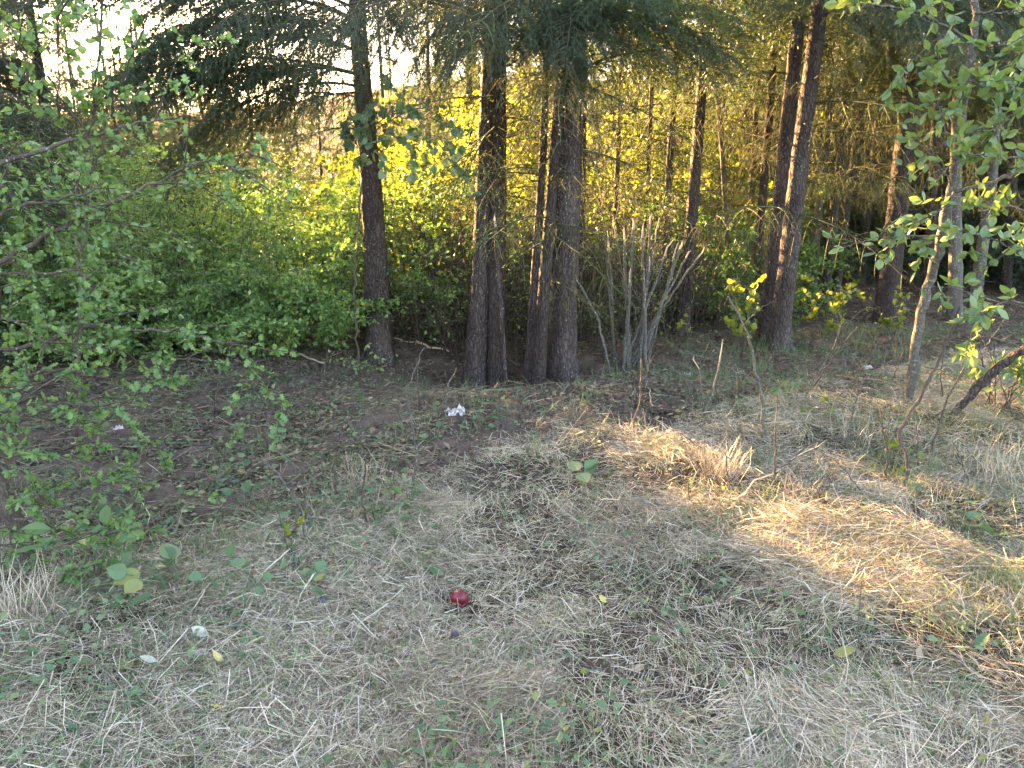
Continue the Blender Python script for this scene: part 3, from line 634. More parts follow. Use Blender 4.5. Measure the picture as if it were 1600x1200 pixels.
# ------------------------------------------------------------------ woody plants drawn along measured branches
def plant(name, base, label, cat, branches, leafm, tm, lmat, bk, lsize, per_m, seed, nleaf=300, twig_per_m=7, twig_len=(.08, .26), group=None, tube_n=8, sub=0, sub_len=(.12, .4), spread=.5, leafname='leaf'):
    """branches: list of (name, [(Vector, radius)], leafy from fraction)"""
    rng = np.random.default_rng(seed)
    root = thing(name, base, label, cat, group)
    lp, ld, tl = [], [], []
    for bn, pr, f0 in branches:
        pts = smooth_path([p - base for p, r in pr], max(10, 6*len(pr)), .006, rng)
        tt = np.linspace(0, 1, len(pr)); rad = np.interp(np.linspace(0, 1, len(pts)), tt, [r for p, r in pr])
        V, T = tube(pts, rad*(1 + .12*rng.normal(0, 1, len(pts))), tube_n)
        ob(bn, make_mesh(bn, [(V, T, 0, None, True)], [M[bk]]), root)
        if f0 >= 1: continue
        seg = np.linalg.norm(np.diff(pts, axis=0), axis=1); L = seg.sum(); cum = np.concatenate([[0], np.cumsum(seg)])/L
        srcs = [(pts, cum, f0, L*(1-f0))]
        for q in rng.uniform(f0, 1.0, int(L*(1-f0)*sub)):
            p = np.array([np.interp(q, cum, pts[:, i_]) for i_ in range(3)])
            i_ = min(len(pts)-2, int(q*(len(pts)-1))); ax = pts[i_+1]-pts[i_]; ax /= np.linalg.norm(ax)+1e-9
            d = ax*.7 + rng.normal(0, .6, 3)*[1, 1, .8]; d /= np.linalg.norm(d); l_ = rng.uniform(*sub_len)
            kk = np.linspace(0, 1, 7)[:, None]
            sb = p + d*kk*l_ + np.array([0, 0, -.12])*l_*kk*kk + rng.normal(0, .006, (7, 3))*kk
            tl.append((sb, np.linspace(.004, .0015, 7))); srcs.append((sb, np.linspace(0, 1, 7), .1, l_))
        for pts, cum, q in [(a_, b_, qq) for a_, b_, f_, l_ in srcs for qq in rng.uniform(f_, 1.0, max(2, int(l_*twig_per_m)))]:
            p = np.array([np.interp(q, cum, pts[:, i_]) for i_ in range(3)])
            i_ = min(len(pts)-2, int(q*(len(pts)-1))); ax = pts[i_+1]-pts[i_]; ax /= np.linalg.norm(ax)+1e-9
            d = ax*.6 + rng.normal(0, spread, 3)*[1, 1, .7]; d /= np.linalg.norm(d)
            l_ = rng.uniform(*twig_len); kk = np.linspace(0, 1, 5)[:, None]
            tw = p + d*kk*l_ + np.array([0, 0, -.15])*l_*kk*kk + rng.normal(0, .004, (5, 3))*kk
            tl.append((tw, np.linspace(.0024, .001, 5)))
            m = max(2, rng.poisson(l_*per_m)); u = rng.uniform(.15, 1.02, m)
            lp.append(np.stack([np.interp(u, kk[:, 0], tw[:, c_]) for c_ in range(3)], 1)); ld.append(np.repeat(d[None], m, 0))
    if tl:
        V, T = tubes(tl, 4); tag(ob('twigs', make_mesh('twigs', [(V, T, 0, None, True)], [M[bk]]), root), kind='stuff')
    if lp:
        lp = np.concatenate(lp); ld = np.concatenate(ld); N = len(lp)
        d, nr = leaf_dirs(rng, ld, N); fr = frames(d, nr); sc_ = rng.uniform(*lsize, N)
        bw = np.array(base)
        wp = lp + bw
        dep = wp[:, 1]*cp - (wp[:, 2]-CAMZ)*sp
        u = 800 + F*wp[:, 0]/dep; v = 600 - F*((wp[:, 1])*sp + (wp[:, 2]-CAMZ)*cp)/dep
        big = np.where((u > 0) & (u < 1600) & (v > 0) & (v < 1200), sc_/dep, 0)
        order = np.argsort(-big); own = order[:nleaf]; rest = order[nleaf:]
        for i_ in own:
            mt = Matrix(fr[i_].tolist()).to_4x4() @ Matrix.Scale(float(sc_[i_]), 4); mt.translation = Vector(lp[i_])
            o = bpy.data.objects.new(leafname, leafm); COL.objects.link(o); o.parent = root; o.matrix_local = mt
        if len(rest):
            V, T, rd = scatter(tm[0], tm[1], lp[rest], fr[rest], sc_[rest], rng.random(len(rest)))
            tag(ob('foliage', make_mesh('foliage', [(V, T, 0, rd, False)], [lmat]), root), kind='stuff')
    return root

def br(name, pxs, Y0, Y1, r0, r1, f0=.15):
    n = len(pxs)
    return (name, [(P(px, py, Y0 + (Y1-Y0)*i/(n-1)), r0 + (r1-r0)*i/(n-1)) for i, (px, py) in enumerate(pxs)], f0)

L_HAW = leaf_mesh('hawthorn_leaf', LOBED, M['hawthorn']); L_PLUM = leaf_mesh('plum_leaf', OVAL, M['plum_leaf'])
L_ROUND = leaf_mesh('round_leaf', ROUND, M['hawthorn']); L_WEED = leaf_mesh('weed_leaf', ROUND, M['weed'])

hb = G(52, 890)
plant('hawthorn_tree', hb, 'hawthorn tree with lobed green leaves and crooked trunk at the left foreground', 'tree', [
    ('trunk', [(hb + Vector((0, 0, -.1)), .05), (hb, .042), (P(34, 830, hb.y), .035), (P(8, 780, hb.y), .033), (P(-40, 690, hb.y), .03), (P(-90, 500, hb.y+.1), .028), (P(-100, 250, hb.y+.2), .022)], 1),
    br('branch', [(-95, 470), (60, 372), (190, 310), (300, 258), (395, 232), (440, 262)], 3.0, 3.5, .012, .003, .3),
    br('branch', [(-80, 620), (105, 575), (160, 590), (250, 615)], 2.9, 3.2, .008, .003, .1),
    br('branch', [(-85, 560), (60, 540), (130, 510), (260, 515), (345, 535), (425, 548)], 2.95, 3.5, .011, .003, .35),
    br('branch', [(95, 640), (112, 570), (128, 500), (135, 440), (112, 400)], 3.0, 3.05, .007, .004, .3),
    br('branch', [(-100, 300), (0, 255), (80, 230), (180, 200), (300, 178)], 3.1, 3.5, .011, .003, .2),
    br('branch', [(-50, 720), (60, 700), (150, 690), (255, 680)], 2.8, 3.1, .008, .003, .1),
    br('branch', [(0, 790), (70, 780), (130, 765), (215, 745)], 2.75, 2.95, .007, .002, .05),
    br('branch', [(20, 810), (110, 830), (165, 850)], 2.75, 2.85, .006, .002, .2),
    br('branch', [(-90, 420), (30, 430), (130, 420), (210, 400)], 3.0, 3.4, .009, .003, .15),
    br('branch', [(-60, 660), (10, 640), (90, 630), (190, 635)], 2.7, 2.85, .008, .003, .1),
    br('branch', [(-90, 380), (0, 330), (90, 310), (170, 290)], 2.9, 3.2, .009, .003, .1),
    br('branch', [(240, 575), (290, 560), (340, 545), (400, 580)], 3.3, 3.5, .004, .002, .0),
    br('branch', [(-90, 480), (20, 500), (100, 560)], 2.7, 2.8, .006, .002, .1),
    br('branch', [(-90, 820), (0, 850), (70, 870), (110, 890)], 2.5, 2.6, .006, .002, .0),
    br('branch', [(-90, 640), (-10, 690), (60, 780), (90, 830)], 2.55, 2.7, .006, .002, .0),
    br('branch', [(-60, 610), (50, 650), (140, 660), (210, 650)], 2.9, 3.1, .006, .002, .0),
    br('branch', [(-90, 240), (0, 290), (70, 350), (150, 360)], 3.0, 3.2, .006, .002, .1),
    br('branch', [(-90, 330), (20, 400), (60, 480)], 2.8, 2.9, .006, .002, .1),
], L_HAW, LOBED, M['hawthorn'], 'twig', (.018, .043), 84, 301, twig_per_m=12, twig_len=(.05, .2), sub=6, sub_len=(.15, .42))

rb = G(120, 690)
plant('leafy_sapling', rb, 'tall thin saplings with small round leaves above the hawthorn at the upper left', 'sapling', [
    ('stem', [(rb, .012), (P(125, 430, rb.y), .010), (P(150, 160, rb.y), .008), (P(165, -40, rb.y), .006)], .45),
    br('branch', [(130, 400), (60, 220), (30, 60), (20, -30)], rb.y, rb.y-.4, .007, .003, .3),
    br('branch', [(140, 280), (190, 130), (230, 20)], rb.y, rb.y-.2, .006, .003, .3),
    br('branch', [(135, 330), (90, 160), (90, 10)], rb.y, rb.y-.6, .006, .003, .3),
    br('branch', [(145, 220), (60, 100), (-10, 20)], rb.y, rb.y-.5, .006, .003, .2),
], L_ROUND, ROUND, M['hawthorn'], 'twig', (.03, .052), 30, 302, twig_per_m=13, twig_len=(.08, .25), sub=5, sub_len=(.15, .5))

qb = G(1416, 645)
qy = qb.y
plant('plum_tree', qb, 'crooked young plum tree with broad leaves at the right, leaning right', 'tree', [
    ('trunk', [(qb + Vector((0, 0, -.1)), .036), (qb, .032), (P(1428, 560, qy), .029), (P(1444, 470, qy), .028), (P(1470, 380, qy-.1), .026), (P(1490, 290, qy-.15), .024), (P(1505, 170, qy-.2), .022), (P(1522, 20, qy-.25), .019), (P(1535, -120, qy-.3), .014)], 1),
    br('branch', [(1489, 298), (1545, 288), (1605, 262), (1680, 240)], qy-.15, qy-.3, .014, .006, .15),
    br('branch', [(1508, 160), (1480, 120), (1450, 100)], qy-.2, qy-.6, .008, .003, .1),
    br('branch', [(1518, 60), (1440, 20), (1360, 8), (1330, 10)], qy-.25, qy-.7, .009, .003, .15),
    br('branch', [(1475, 370), (1420, 368), (1370, 372), (1320, 385)], qy-.1, qy-.5, .007, .002, .3),
    br('branch', [(1488, 290), (1460, 250), (1435, 215)], qy-.15, qy-.4, .007, .002, .2),
    br('branch', [(1512, 130), (1560, 100), (1610, 80)], qy-.2, qy-.3, .008, .003, .05),
    br('branch', [(1500, 210), (1550, 200), (1610, 170)], qy-.2, qy-.5, .008, .003, .05),
    br('branch', [(1490, 300), (1470, 330), (1440, 350)], qy-.2, qy-.5, .006, .002, .0),
    br('branch', [(1700, 470), (1640, 420), (1590, 390), (1540, 370)], qy-.6, qy-.7, .008, .003, .0),
    br('branch', [(1700, 400), (1640, 340), (1580, 320), (1530, 330)], qy-.4, qy-.5, .008, .003, .0),
    br('branch', [(1520, 20), (1570, 20), (1620, 10)], qy-.3, qy-.5, .008, .003, .0),
    br('branch', [(1500, 180), (1470, 170), (1450, 160)], qy-.3, qy-.6, .006, .003, .0),
    br('branch', [(1700, 150), (1620, 130), (1560, 150), (1530, 130)], qy-.5, qy-.7, .007, .003, .0),
    br('branch', [(1700, 250), (1630, 240), (1560, 250), (1510, 240)], qy-.5, qy-.7, .007, .003, .0),
    br('branch', [(1690, 520), (1630, 480), (1570, 470), (1520, 500)], qy-.9, qy-1.0, .007, .003, .0),
    br('branch', [(1690, 60), (1630, 50), (1560, 70)], qy-.5, qy-.6, .007, .003, .0),
], L_PLUM, OVAL, M['plum_leaf'], 'bark_grey', (.05, .082), 34, 303, twig_per_m=13, twig_len=(.06, .22), sub=4, sub_len=(.15, .4))

vb = P(559, 540, 6.5); vb.z = gf(vb.x, vb.y)
plant('vine', vb, 'thin hanging vine with broad dark leaves beside the left of centre trunk', 'vine', [
    ('stem', [(vb, .008), (P(553, 450, 6.45), .009), (P(562, 330, 6.4), .009), (P(566, 240, 6.4), .008), (P(585, 190, 6.3), .006), (P(660, 165, 6.2), .004), (P(700, 190, 6.2), .003)], .62),
    br('branch', [(566, 235), (600, 190), (650, 180), (690, 220), (712, 275)], 6.4, 6.1, .006, .002, .1),
    br('branch', [(566, 250), (570, 215), (590, 235)], 6.4, 6.25, .004, .002, .1),
    br('branch', [(620, 185), (640, 210), (650, 240)], 6.3, 6.2, .003, .002, .1),
    br('branch', [(566, 240), (545, 200), (548, 170)], 6.4, 6.3, .003, .002, .1),
], L_WEED, ROUND, M['bramble'], 'twig', (.05, .085), 17, 304, nleaf=200, twig_per_m=17, twig_len=(.12, .36))

# small leafy plants and shrubs by the trunks and on the right
def shrub_px(px, py, hpx, wpx, label, seed, lm=L_PLUM, tm=OVAL, mat=None, ls=(.03, .055), nst=5, per=26, Y=None, group=None, name='leafy_shrub', nleaf=80):
    rng = np.random.default_rng(seed); b = G(px, py); u = mpp(b); bl = []
    for k in range(nst):
        ax_ = rng.uniform(-1, 1)*wpx*.5*u; dy = rng.uniform(-1, 1)*wpx*.3*u; h_ = hpx*u*rng.uniform(.6, 1.05)
        bl.append(('stem', [(b + Vector((ax_*.1, dy*.1, -.03)), .004), (b + Vector((ax_*.5, dy*.5, h_*.55)), .003), (b + Vector((ax_, dy, h_)), .0015)], .25))
    return plant(name, b, label, 'shrub', bl, lm, tm, mat or M['plum_leaf'], 'twig', ls, per, seed, nleaf=nleaf, twig_per_m=13, twig_len=(.06, .18), group=group, tube_n=5)
L_GLOW = leaf_mesh('glow_leaf', ROUND, M['glow'])
shrub_px(1290, 530, 100, 110, 'sunlit yellow green shrub right of the leaning pair of trunks', 401, L_GLOW, ROUND, M['glow'], nst=9, ls=(.04, .065))
shrub_px(1400, 530, 70, 120, 'low sunlit shrub before the thick reddish trunk', 402, L_GLOW, ROUND, M['glow'], nst=8, ls=(.035, .06))
shrub_px(1155, 560, 165, 50, 'thin upright shrub with bright yellow green leaves left of the leaning pair', 403, L_GLOW, ROUND, M['glow'], nst=4, ls=(.05, .08), per=20)
shrub_px(578, 610, 70, 90, 'low leafy shrub at the foot of the left of centre trunk', 404, nst=7, ls=(.025, .045))
shrub_px(1560, 640, 160, 150, 'green shrub with narrow upright shoots under the plum tree at the right edge', 405, nst=9, ls=(.05, .08))
shrub_px(1300, 660, 35, 40, 'small plant with two bright yellow green leaves on the right ground', 406, L_GLOW, ROUND, M['glow'], nst=2, ls=(.06, .08), per=8)
shrub_px(460, 880, 110, 70, 'slim seedling with small bright leaves in the left straw', 407, L_GLOW, ROUND, M['weed'], nst=2, ls=(.025, .036), per=22)
shrub_px(1395, 745, 60, 25, 'small seedling with yellow leaves under the crooked stem', 408, L_GLOW, OVAL, M['glow'], nst=2, ls=(.03, .05), per=14)
shrub_px(1045, 560, 110, 80, 'sparse yellow leaved shrub at the foot of the cut grey stems', 409, L_GLOW, OVAL, M['glow'], nst=4, ls=(.03, .05), per=10)

# ------------------------------------------------------------------ bare stems, poles and sticks
def stick(name, pr, label, cat, bk='twig', group=None, forks=(), n=7, seed=0, tipcut=False):
    """pr: [(Vector, radius)] starting at the foot; forks likewise become branch parts"""
    rng = np.random.default_rng(seed); b = pr[0][0].copy()
    root = thing(name, b, label, cat, group)
    for i_, path in enumerate([pr] + list(forks)):
        pts = smooth_path([p - b for p, r in path], max(8, 5*len(path)), .004, rng)
        rad = np.interp(np.linspace(0, 1, len(pts)), np.linspace(0, 1, len(path)), [r for p, r in path])
        V, T = tube(pts, rad*(1+.1*rng.normal(0, 1, len(pts))), n)
        ob('stem' if i_ == 0 else 'branch', make_mesh('stem', [(V, T, 0, None, True)], [M[bk]]), root)
        if tipcut:
            e, d = pts[-1], pts[-1]-pts[-3]; d /= np.linalg.norm(d); L = rng.uniform(.08, .2); r = rad[-1]
            V, T = tube([e - d*.01, e + d*L*.6 + rng.normal(0, .006, 3), e + d*L + rng.normal(0, .01, 3)], [r*1.02, r*.7, r*.12], 5)
            ob('broken_tip', make_mesh('broken_tip', [(V, T, 0, None, True)], [M['cut']]), root)
    return root
def sp_(pxs, Y0, Y1=None, r0=.008, r1=.003, ground=True):
    Y1 = Y0 if Y1 is None else Y1; n = len(pxs); out = []
    for i_, (px, py) in enumerate(pxs):
        p = P(px, py, Y0 + (Y1-Y0)*i_/max(1, n-1))
        if i_ == 0 and ground: p.z = gf(p.x, p.y) - .03
        out.append((p, r0 + (r1-r0)*i_/max(1, n-1)))
    return out

# coppiced cluster of grey stems, broken off pale at the top
cb = G(985, 583); cyy = cb.y
rng = np.random.default_rng(77)
root = thing('coppice_stool', cb, 'fan of cut grey lichen stems with pale broken tops', 'shrub')
tops = [(952, 395), (963, 370), (975, 385), (990, 360), (1004, 372), (1016, 355), (1024, 378), (1040, 398), (1052, 410), (1062, 388), (1072, 402), (1088, 405), (1046, 440), (1014, 425), (984, 440), (940, 300)]
for k, (px, py) in enumerate(tops):
    Yk = cyy + rng.uniform(-.12, .25); bx = 962 + (k*37 % 50)
    pts = smooth_path([P(bx, 585, Yk)-cb - Vector((0, 0, .04)), P(bx*.55+px*.45, 500, Yk)-cb, P(px, py, Yk + rng.uniform(-.1, .1))-cb], 16, .004, rng)
    r = np.linspace(.017, .010, 16)*rng.uniform(.65, 1.15)*(.5 if k == 15 else 1)
    V, T = tube(pts, r*(1+.08*rng.normal(0, 1, 16)), 8)
    ob('stem', make_mesh('stem', [(V, T, 0, None, True)], [M['bark_grey']]), root)
    for _ in range(3):
        j_ = rng.integers(5, 15); q_ = pts[j_]; dv = rng.normal(0, .5, 3) + np.array([0, 0, .7]); l_ = rng.uniform(.08, .4); kk = np.linspace(0, 1, 6)[:, None]
        V, T = tube(q_ + dv*kk*l_ + rng.normal(0, .008, (6, 3))*kk, np.linspace(.004, .0015, 6), 4)
        ob('side_twig', make_mesh('side_twig', [(V, T, 0, None, True)], [M['bark_grey']]), root)
    e = pts[-1]; d = pts[-1]-pts[-3]; d /= np.linalg.norm(d); L = rng.uniform(.07, .22)
    V, T = tube([e-d*.01, e+d*L*.5 + rng.normal(0, .006, 3), e+d*L + rng.normal(0, .012, 3)], [r[-1]*1.03, r[-1]*.8, .002], 5)
    ob('broken_tip', make_mesh('broken_tip', [(V, T, 0, None, True)], [M['cut']]), root)

stick('leaning_pole', sp_([(958, 545), (935, 500), (912, 455), (893, 424)], cyy-.1, None, .013, .009), 'crooked pale grey stem leaning left from the cut cluster', 'stem', 'bark_grey', seed=1, tipcut=True)
stick('broken_sapling', sp_([(792, 600), (786, 510), (778, 420), (774, 355)], 6.3, None, .019, .012), 'slim grey snag with a torn pale top before the leaning trunk', 'snag', 'bark', seed=2, tipcut=True)
q = G(1195, 700).y
stick('bent_sapling', sp_([(1195, 700), (1190, 620), (1178, 555), (1162, 500), (1136, 463)], q, None, .012, .005), 'bare bent sapling leaning left before the leaning pair', 'sapling', 'bark_grey', seed=3,
      forks=[sp_([(1188, 600), (1120, 565), (1050, 545)], q, q-.2, .004, .001, False), sp_([(1165, 505), (1190, 480), (1210, 470)], q, q, .003, .001, False)])
q = G(1483, 655).y
stick('leaning_bough', sp_([(1480, 655), (1530, 600), (1570, 565), (1640, 520), (1720, 480)], q, q-.4, .03, .024), 'thick dark bough leaning out of the frame at the right edge', 'branch', 'bark', seed=4, n=10)
q = G(1412, 765).y
stick('zigzag_sapling', sp_([(1410, 768), (1424, 715), (1400, 682), (1436, 625), (1470, 560), (1500, 480)], q, q+.2, .013, .005), 'thin zigzag brown stem rising before the plum tree', 'stem', 'twig', seed=5, n=8)
q = G(1210, 760).y
stick('bare_sapling', sp_([(1210, 762), (1212, 690), (1216, 590)], q, None, .006, .002), 'straight bare stem standing in lit straw near the bent sapling', 'stem', 'twig', seed=6, forks=[sp_([(1212, 740), (1270, 690), (1300, 680)], q, q, .005, .002, False)])
q = G(1095, 660).y
stick('cut_stub', sp_([(1094, 662), (1112, 620), (1125, 570)], q, None, .010, .006), 'short forked cut stub on the mound in the middle right', 'stub', 'bark_grey', seed=7, forks=[sp_([(1100, 640), (1096, 600), (1092, 575)], q, q, .006, .004, False)], tipcut=True)
DS = [((645, 775), (652, 700), (640, 650), (632, 620), (662, 545)), ((525, 780), (522, 700), (530, 690)), ((505, 620), (508, 560)), ((480, 860), (470, 790), (440, 745), (405, 715)), ((575, 830), (565, 780), (572, 720)),
      ((980, 690), (1000, 630), (1004, 560)), ((1320, 700), (1340, 620), (1350, 590)), ((1385, 755), (1386, 700), (1376, 640)), ((1450, 720), (1480, 620), (1560, 480)), ((1590, 660), (1550, 560), (1530, 520)),
      ((380, 640), (395, 590), (405, 575)), ((330, 650), (345, 580)), ((690, 690), (700, 600), (712, 575)), ((655, 640), (650, 560)), ((1260, 620), (1300, 560), (1330, 520)), ((1245, 640), (1290, 560), (1310, 540))]
DL = ['bleached crooked stalk with hanging dead leaves in front of the hollow', 'thin bare stalk in the left straw', 'short bare stalk on the left soil', 'dark twiggy stalk arching left in the left straw', 'dark forked stalk in straw left of centre',
      'upright yellow stalk on the sunlit mound', 'slanting dry stalk on the right ground', 'bare upright stalk beside the zigzag stem', 'long green cane arching up under the plum tree', 'thin brown cane at the right edge', 'short dry stalk at the left clearing', 'slanting dark twig at the left clearing',
      'thin curved stalk before the hollow', 'pale thin stalk by the hollow', 'slanting twig below the yellow shrub', 'second slanting twig below the yellow shrub, paler']
for k, (pxs, lab) in enumerate(zip(DS, DL)):
    q = G(*pxs[0]).y
    rng = np.random.default_rng(500+k)
    fk = []
    for _ in range(2 if k % 2 else 1):
        i_ = rng.integers(0, len(pxs)-1); a_ = pxs[i_]; b_ = (a_[0]*.5+pxs[i_+1][0]*.5, a_[1]*.5+pxs[i_+1][1]*.5)
        fk.append(sp_([b_, (b_[0]+rng.uniform(-40, 40), b_[1]-rng.uniform(25, 60))], q, q+rng.uniform(-.1, .1), .003, .001, False))
    stick('dry_stalk', sp_(pxs, q, None, .007, .003), lab, 'stalk', 'twig' if k % 3 else 'bark_grey', 'dry stalks standing in the clearing', fk, 5, k)

rng = np.random.default_rng(66)
for k in range(34):
    px, py = (rng.uniform(1000, 1590), rng.uniform(575, 800)) if k < 24 else (rng.uniform(280, 700), rng.uniform(600, 860))
    q = G(px, py); h_ = rng.uniform(40, 130); dx = rng.normal(0, 45)
    path = sp_([(px, py), (px + dx*.4 + rng.normal(0, 8), py - h_*.5), (px + dx, py - h_)], q.y, q.y + rng.uniform(-.2, .2), rng.uniform(.003, .006), .0015)
    fk = [sp_([(px + dx*.4, py - h_*.5), (px + dx*.4 + rng.normal(0, 30), py - h_*.5 - rng.uniform(15, 50))], q.y, q.y, .0025, .001, False)]
    stick('dry_twig', path, 'thin dry twig standing in the straw on the sunlit right' if k < 24 else 'thin dry twig standing on the shaded left soil', 'twig', 'twig' if k % 3 else 'bark_grey', 'dry twigs at the right' if k < 24 else 'dry twigs at the left', fk, 5, 900+k)

# sticks lying about, and the brush pile
rng = np.random.default_rng(9)
def lying(p0, p1, r, bk, seed):
    rg = np.random.default_rng(seed); n = 9; k = np.linspace(0, 1, n)[:, None]
    pts = np.array(p0)*(1-k) + np.array(p1)*k + rg.normal(0, .012, (n, 3))
    V, T = tube(pts, np.linspace(r, r*.55, n), 6)
    return V, T
LS = [((650, 540), (700, 556), 'pale broken limb lying behind the left of centre trunk'), ((612, 533), (655, 545), 'pale debarked stick propped beside the left of centre trunk'), ((440, 545), (510, 580), 'pale straight stick on the soil before the left bushes'), ((360, 575), (470, 560), 'grey stick lying under the left bushes'), ((105, 660), (190, 655), 'thin stick on the soil at the far left'),
      ((480, 935), (520, 905), 'short brown stick in the left straw'), ((1000, 720), (1100, 745), 'fallen brown stalk in the sunlit straw'), ((1020, 640), (1010, 600), 'yellow broken stalk on the mound'), ((1140, 790), (1290, 700), 'long yellow stalk lying across the sunlit straw'), ((420, 905), (560, 960), 'long pale straw stem in the left straw')]
for k, (a_, b_, lab) in enumerate(LS):
    p, q = G(*a_), G(*b_); c0 = (p+q)/2
    V, T = lying(p - c0 + Vector((0, 0, .03)), q - c0 + Vector((0, 0, .05)), rng.uniform(.008, .016) if k < 4 else .005, 'twig', k)
    tag(ob('stick', make_mesh('stick', [(V, T, 0, None, True)], [M['cut'] if k in (0, 1, 2, 7, 8) else M['twig']]), None, c0), lab, 'stick', 'sticks lying in the clearing')
pb = G(130, 555)
pile = thing('brush_pile', pb, 'heap of cut grey branches before the left bushes', 'brush pile')
meshes = []
for k in range(8):
    V, T = lying((-.75, 0, 0), (.75, 0, .04), .012, 'twig', 700+k)
    V[:, 1] += .12*np.sin((V[:, 0]+k)*2)
    meshes.append(make_mesh('branch', [(V, T, 0, None, True)], [M['bark_grey'] if k % 4 == 0 else M['twig']]))
for k in range(170):
    x = rng.normal(-.2, .95); y_ = rng.normal(.3, .4); h_ = .42*math.exp(-(x/1.4)**2)*rng.random()
    zg = gf(pb.x+x, pb.y+y_) - pb.z
    ob('branch', meshes[k % 8], pile, (x, y_, zg + .02 + h_), (rng.normal(0, .2), rng.normal(0, .18), rng.normal(0, .8) + (math.pi if k % 2 else 0)), float(rng.uniform(.25, .85)))
for k in range(14):        # broken upright stems at the far left
    px = rng.uniform(-20, 85); py = rng.uniform(505, 545); b = G(px, py)
    stick('cut_cane', [(b - Vector((0, 0, .05)), .012), (b + Vector((rng.normal(.05, .1), rng.normal(0, .1), .4)), .010), (b + Vector((rng.normal(.15, .15), rng.normal(0, .15), rng.uniform(.6, 1.1))), .007)], ('broken grey stem standing in the brush at the far left' if k % 3 else 'broken stem with a pale torn tip at the far left'), 'stem', 'bark_grey', 'broken stems at the far left', seed=800+k, tipcut=(k % 3 == 0), n=6)

# ------------------------------------------------------------------ apple, plums, litter
def lathe(prof, n=24):
    prof = np.array(prof); m = len(prof); a = np.arange(n)*2*np.pi/n
    V = np.stack([prof[:, :1]*np.cos(a), prof[:, :1]*np.sin(a), np.repeat(prof[:, 1:], n, 1)], 2).reshape(-1, 3)
    i, j = np.meshgrid(np.arange(m-1), np.arange(n), indexing='ij')
    A = (i*n+j).ravel(); B = (i*n+(j+1) % n).ravel()
    return V, np.concatenate([np.stack([A, B, B+n], 1), np.stack([A, B+n, A+n], 1)])
t = NT('apple_skin'); co = t.coords()
nz = t.noise(t.coords((1, 1, .2)), 60, 4); nb = t.noise(co, 30, 2)
c = t.mix(t.ramp(nz, [(.4, (0, 0, 0)), (.65, (1, 1, 1))]), (.09, .006, .014), (.17, .014, .022))
c = t.mix(t.ramp(nb, [(.66, (0, 0, 0)), (.72, (1, 1, 1))]), c, (.45, .25, .12))
M['apple'] = t.done(t.princ(c, .42, .4))
th = np.linspace(0, math.pi, 18)
prof = [(.036*math.sin(a)*(1 + .06*math.cos(a)), -.033*math.cos(a)*(1 - .42*math.exp(-((math.pi-a)/.42)**2) - .25*math.exp(-(a/.35)**2))) for a in th]
ab = G(719, 972)
ap = thing('apple', ab + Vector((0, 0, .03 + pf(ab))), 'small red apple lying in the straw', 'apple'); ap.rotation_euler = (R(-60), R(25), 0)
V, T = lathe(prof, 28); ob('body', make_mesh('apple_body', [(V, T, 0, None, True)], [M['apple']]), ap)
V, T = tube([(0, 0, .016), (.002, 0, .028), (.006, 0, .04)], [.0018, .0015, .002], 6); ob('stalk', make_mesh('stalk', [(V, T, 0, None, True)], [M['twig']]), ap)
t = NT('plum_skin'); c = t.mix(t.noise(t.coords(), 40, 3), (.03, .016, .03), (.075, .055, .09)); M['plum'] = t.done(t.princ(c, .5, .4))
prof = [(.014*math.sin(a), -.017*math.cos(a)) for a in np.linspace(0, math.pi, 10)]
V, T = lathe(prof, 14); PL = make_mesh('plum', [(V, T, 0, None, True)], [M['plum']])
for k, (px, py, lab) in enumerate([(270, 834, 'dark plum on the bare soil at the left'), (258, 826, 'plum beside another on the left soil, slightly farther'), (505, 962, 'purple plum in straw left of the apple'), (712, 1022, 'purple plum in straw below the apple'), (487, 822, 'plum under the dark twiggy stalk'), (455, 992, 'plum in the green weeds at lower left')]):
    p = G(px, py); tag(ob('plum', PL, None, p + Vector((0, 0, .014 + pf(p))), (R(70), 0, k*1.3)), lab, 'plum', 'fallen plums')
for k, (px, py, Yq, lab) in enumerate([(1478, 226, qy-.3, 'purple plum hanging among leaves left of the plum trunk'), (1451, 14, qy-.5, 'purple plum hanging at the top edge')]):
    p = P(px, py, Yq); tag(ob('plum', PL, None, p, (0, 0, 0), 1.3), lab, 'plum', 'plums on the tree')

# crumpled paper
def crumple(seed, w_, h_, mat, name='paper_scrap', amp=.035):
    n = 12; rg = np.random.default_rng(seed); u, v = np.meshgrid(np.linspace(-.5, .5, n), np.linspace(-.5, .5, n), indexing='ij')
    z = amp*(np.abs(noise(u*5+seed, v*5, 0, seed))*1.6 + .5*noise(u*11, v*11, 0, seed))
    V = np.stack([u*w_*(1+.15*noise(u*4, v*4, 1, seed)), v*h_*(1+.25*noise(u*4, v*4, 2, seed)), z + .02], 2).reshape(-1, 3)
    i, j = np.meshgrid(np.arange(n-1), np.arange(n-1), indexing='ij'); A = (i*n+j).ravel(); B = A+n
    return make_mesh(name, [(V, np.concatenate([np.stack([A, B, B+1], 1), np.stack([A, B+1, A+1], 1)]), 0, None, False)], [mat])
t = NT('white_paper'); M['paper'] = t.done(t.princ(t.mix(t.ramp(t.noise(t.coords(), 45), [(.4, (0, 0, 0)), (.62, (1, 1, 1))]), (.46, .43, .42), (.22, .19, .17)), .85))
tag(ob('paper_scrap', crumple(1, .12, .09, M['paper'], amp=.035), None, G(713, 652), (R(8), 0, .3)), 'crumpled white paper lying on the soil before the hollow', 'paper')
tag(ob('paper_scrap', crumple(2, .09, .07, M['paper'], amp=.03), None, G(1071, 592), (R(20), 0, .8)), 'small crumpled white scrap by the cut grey stems', 'paper')
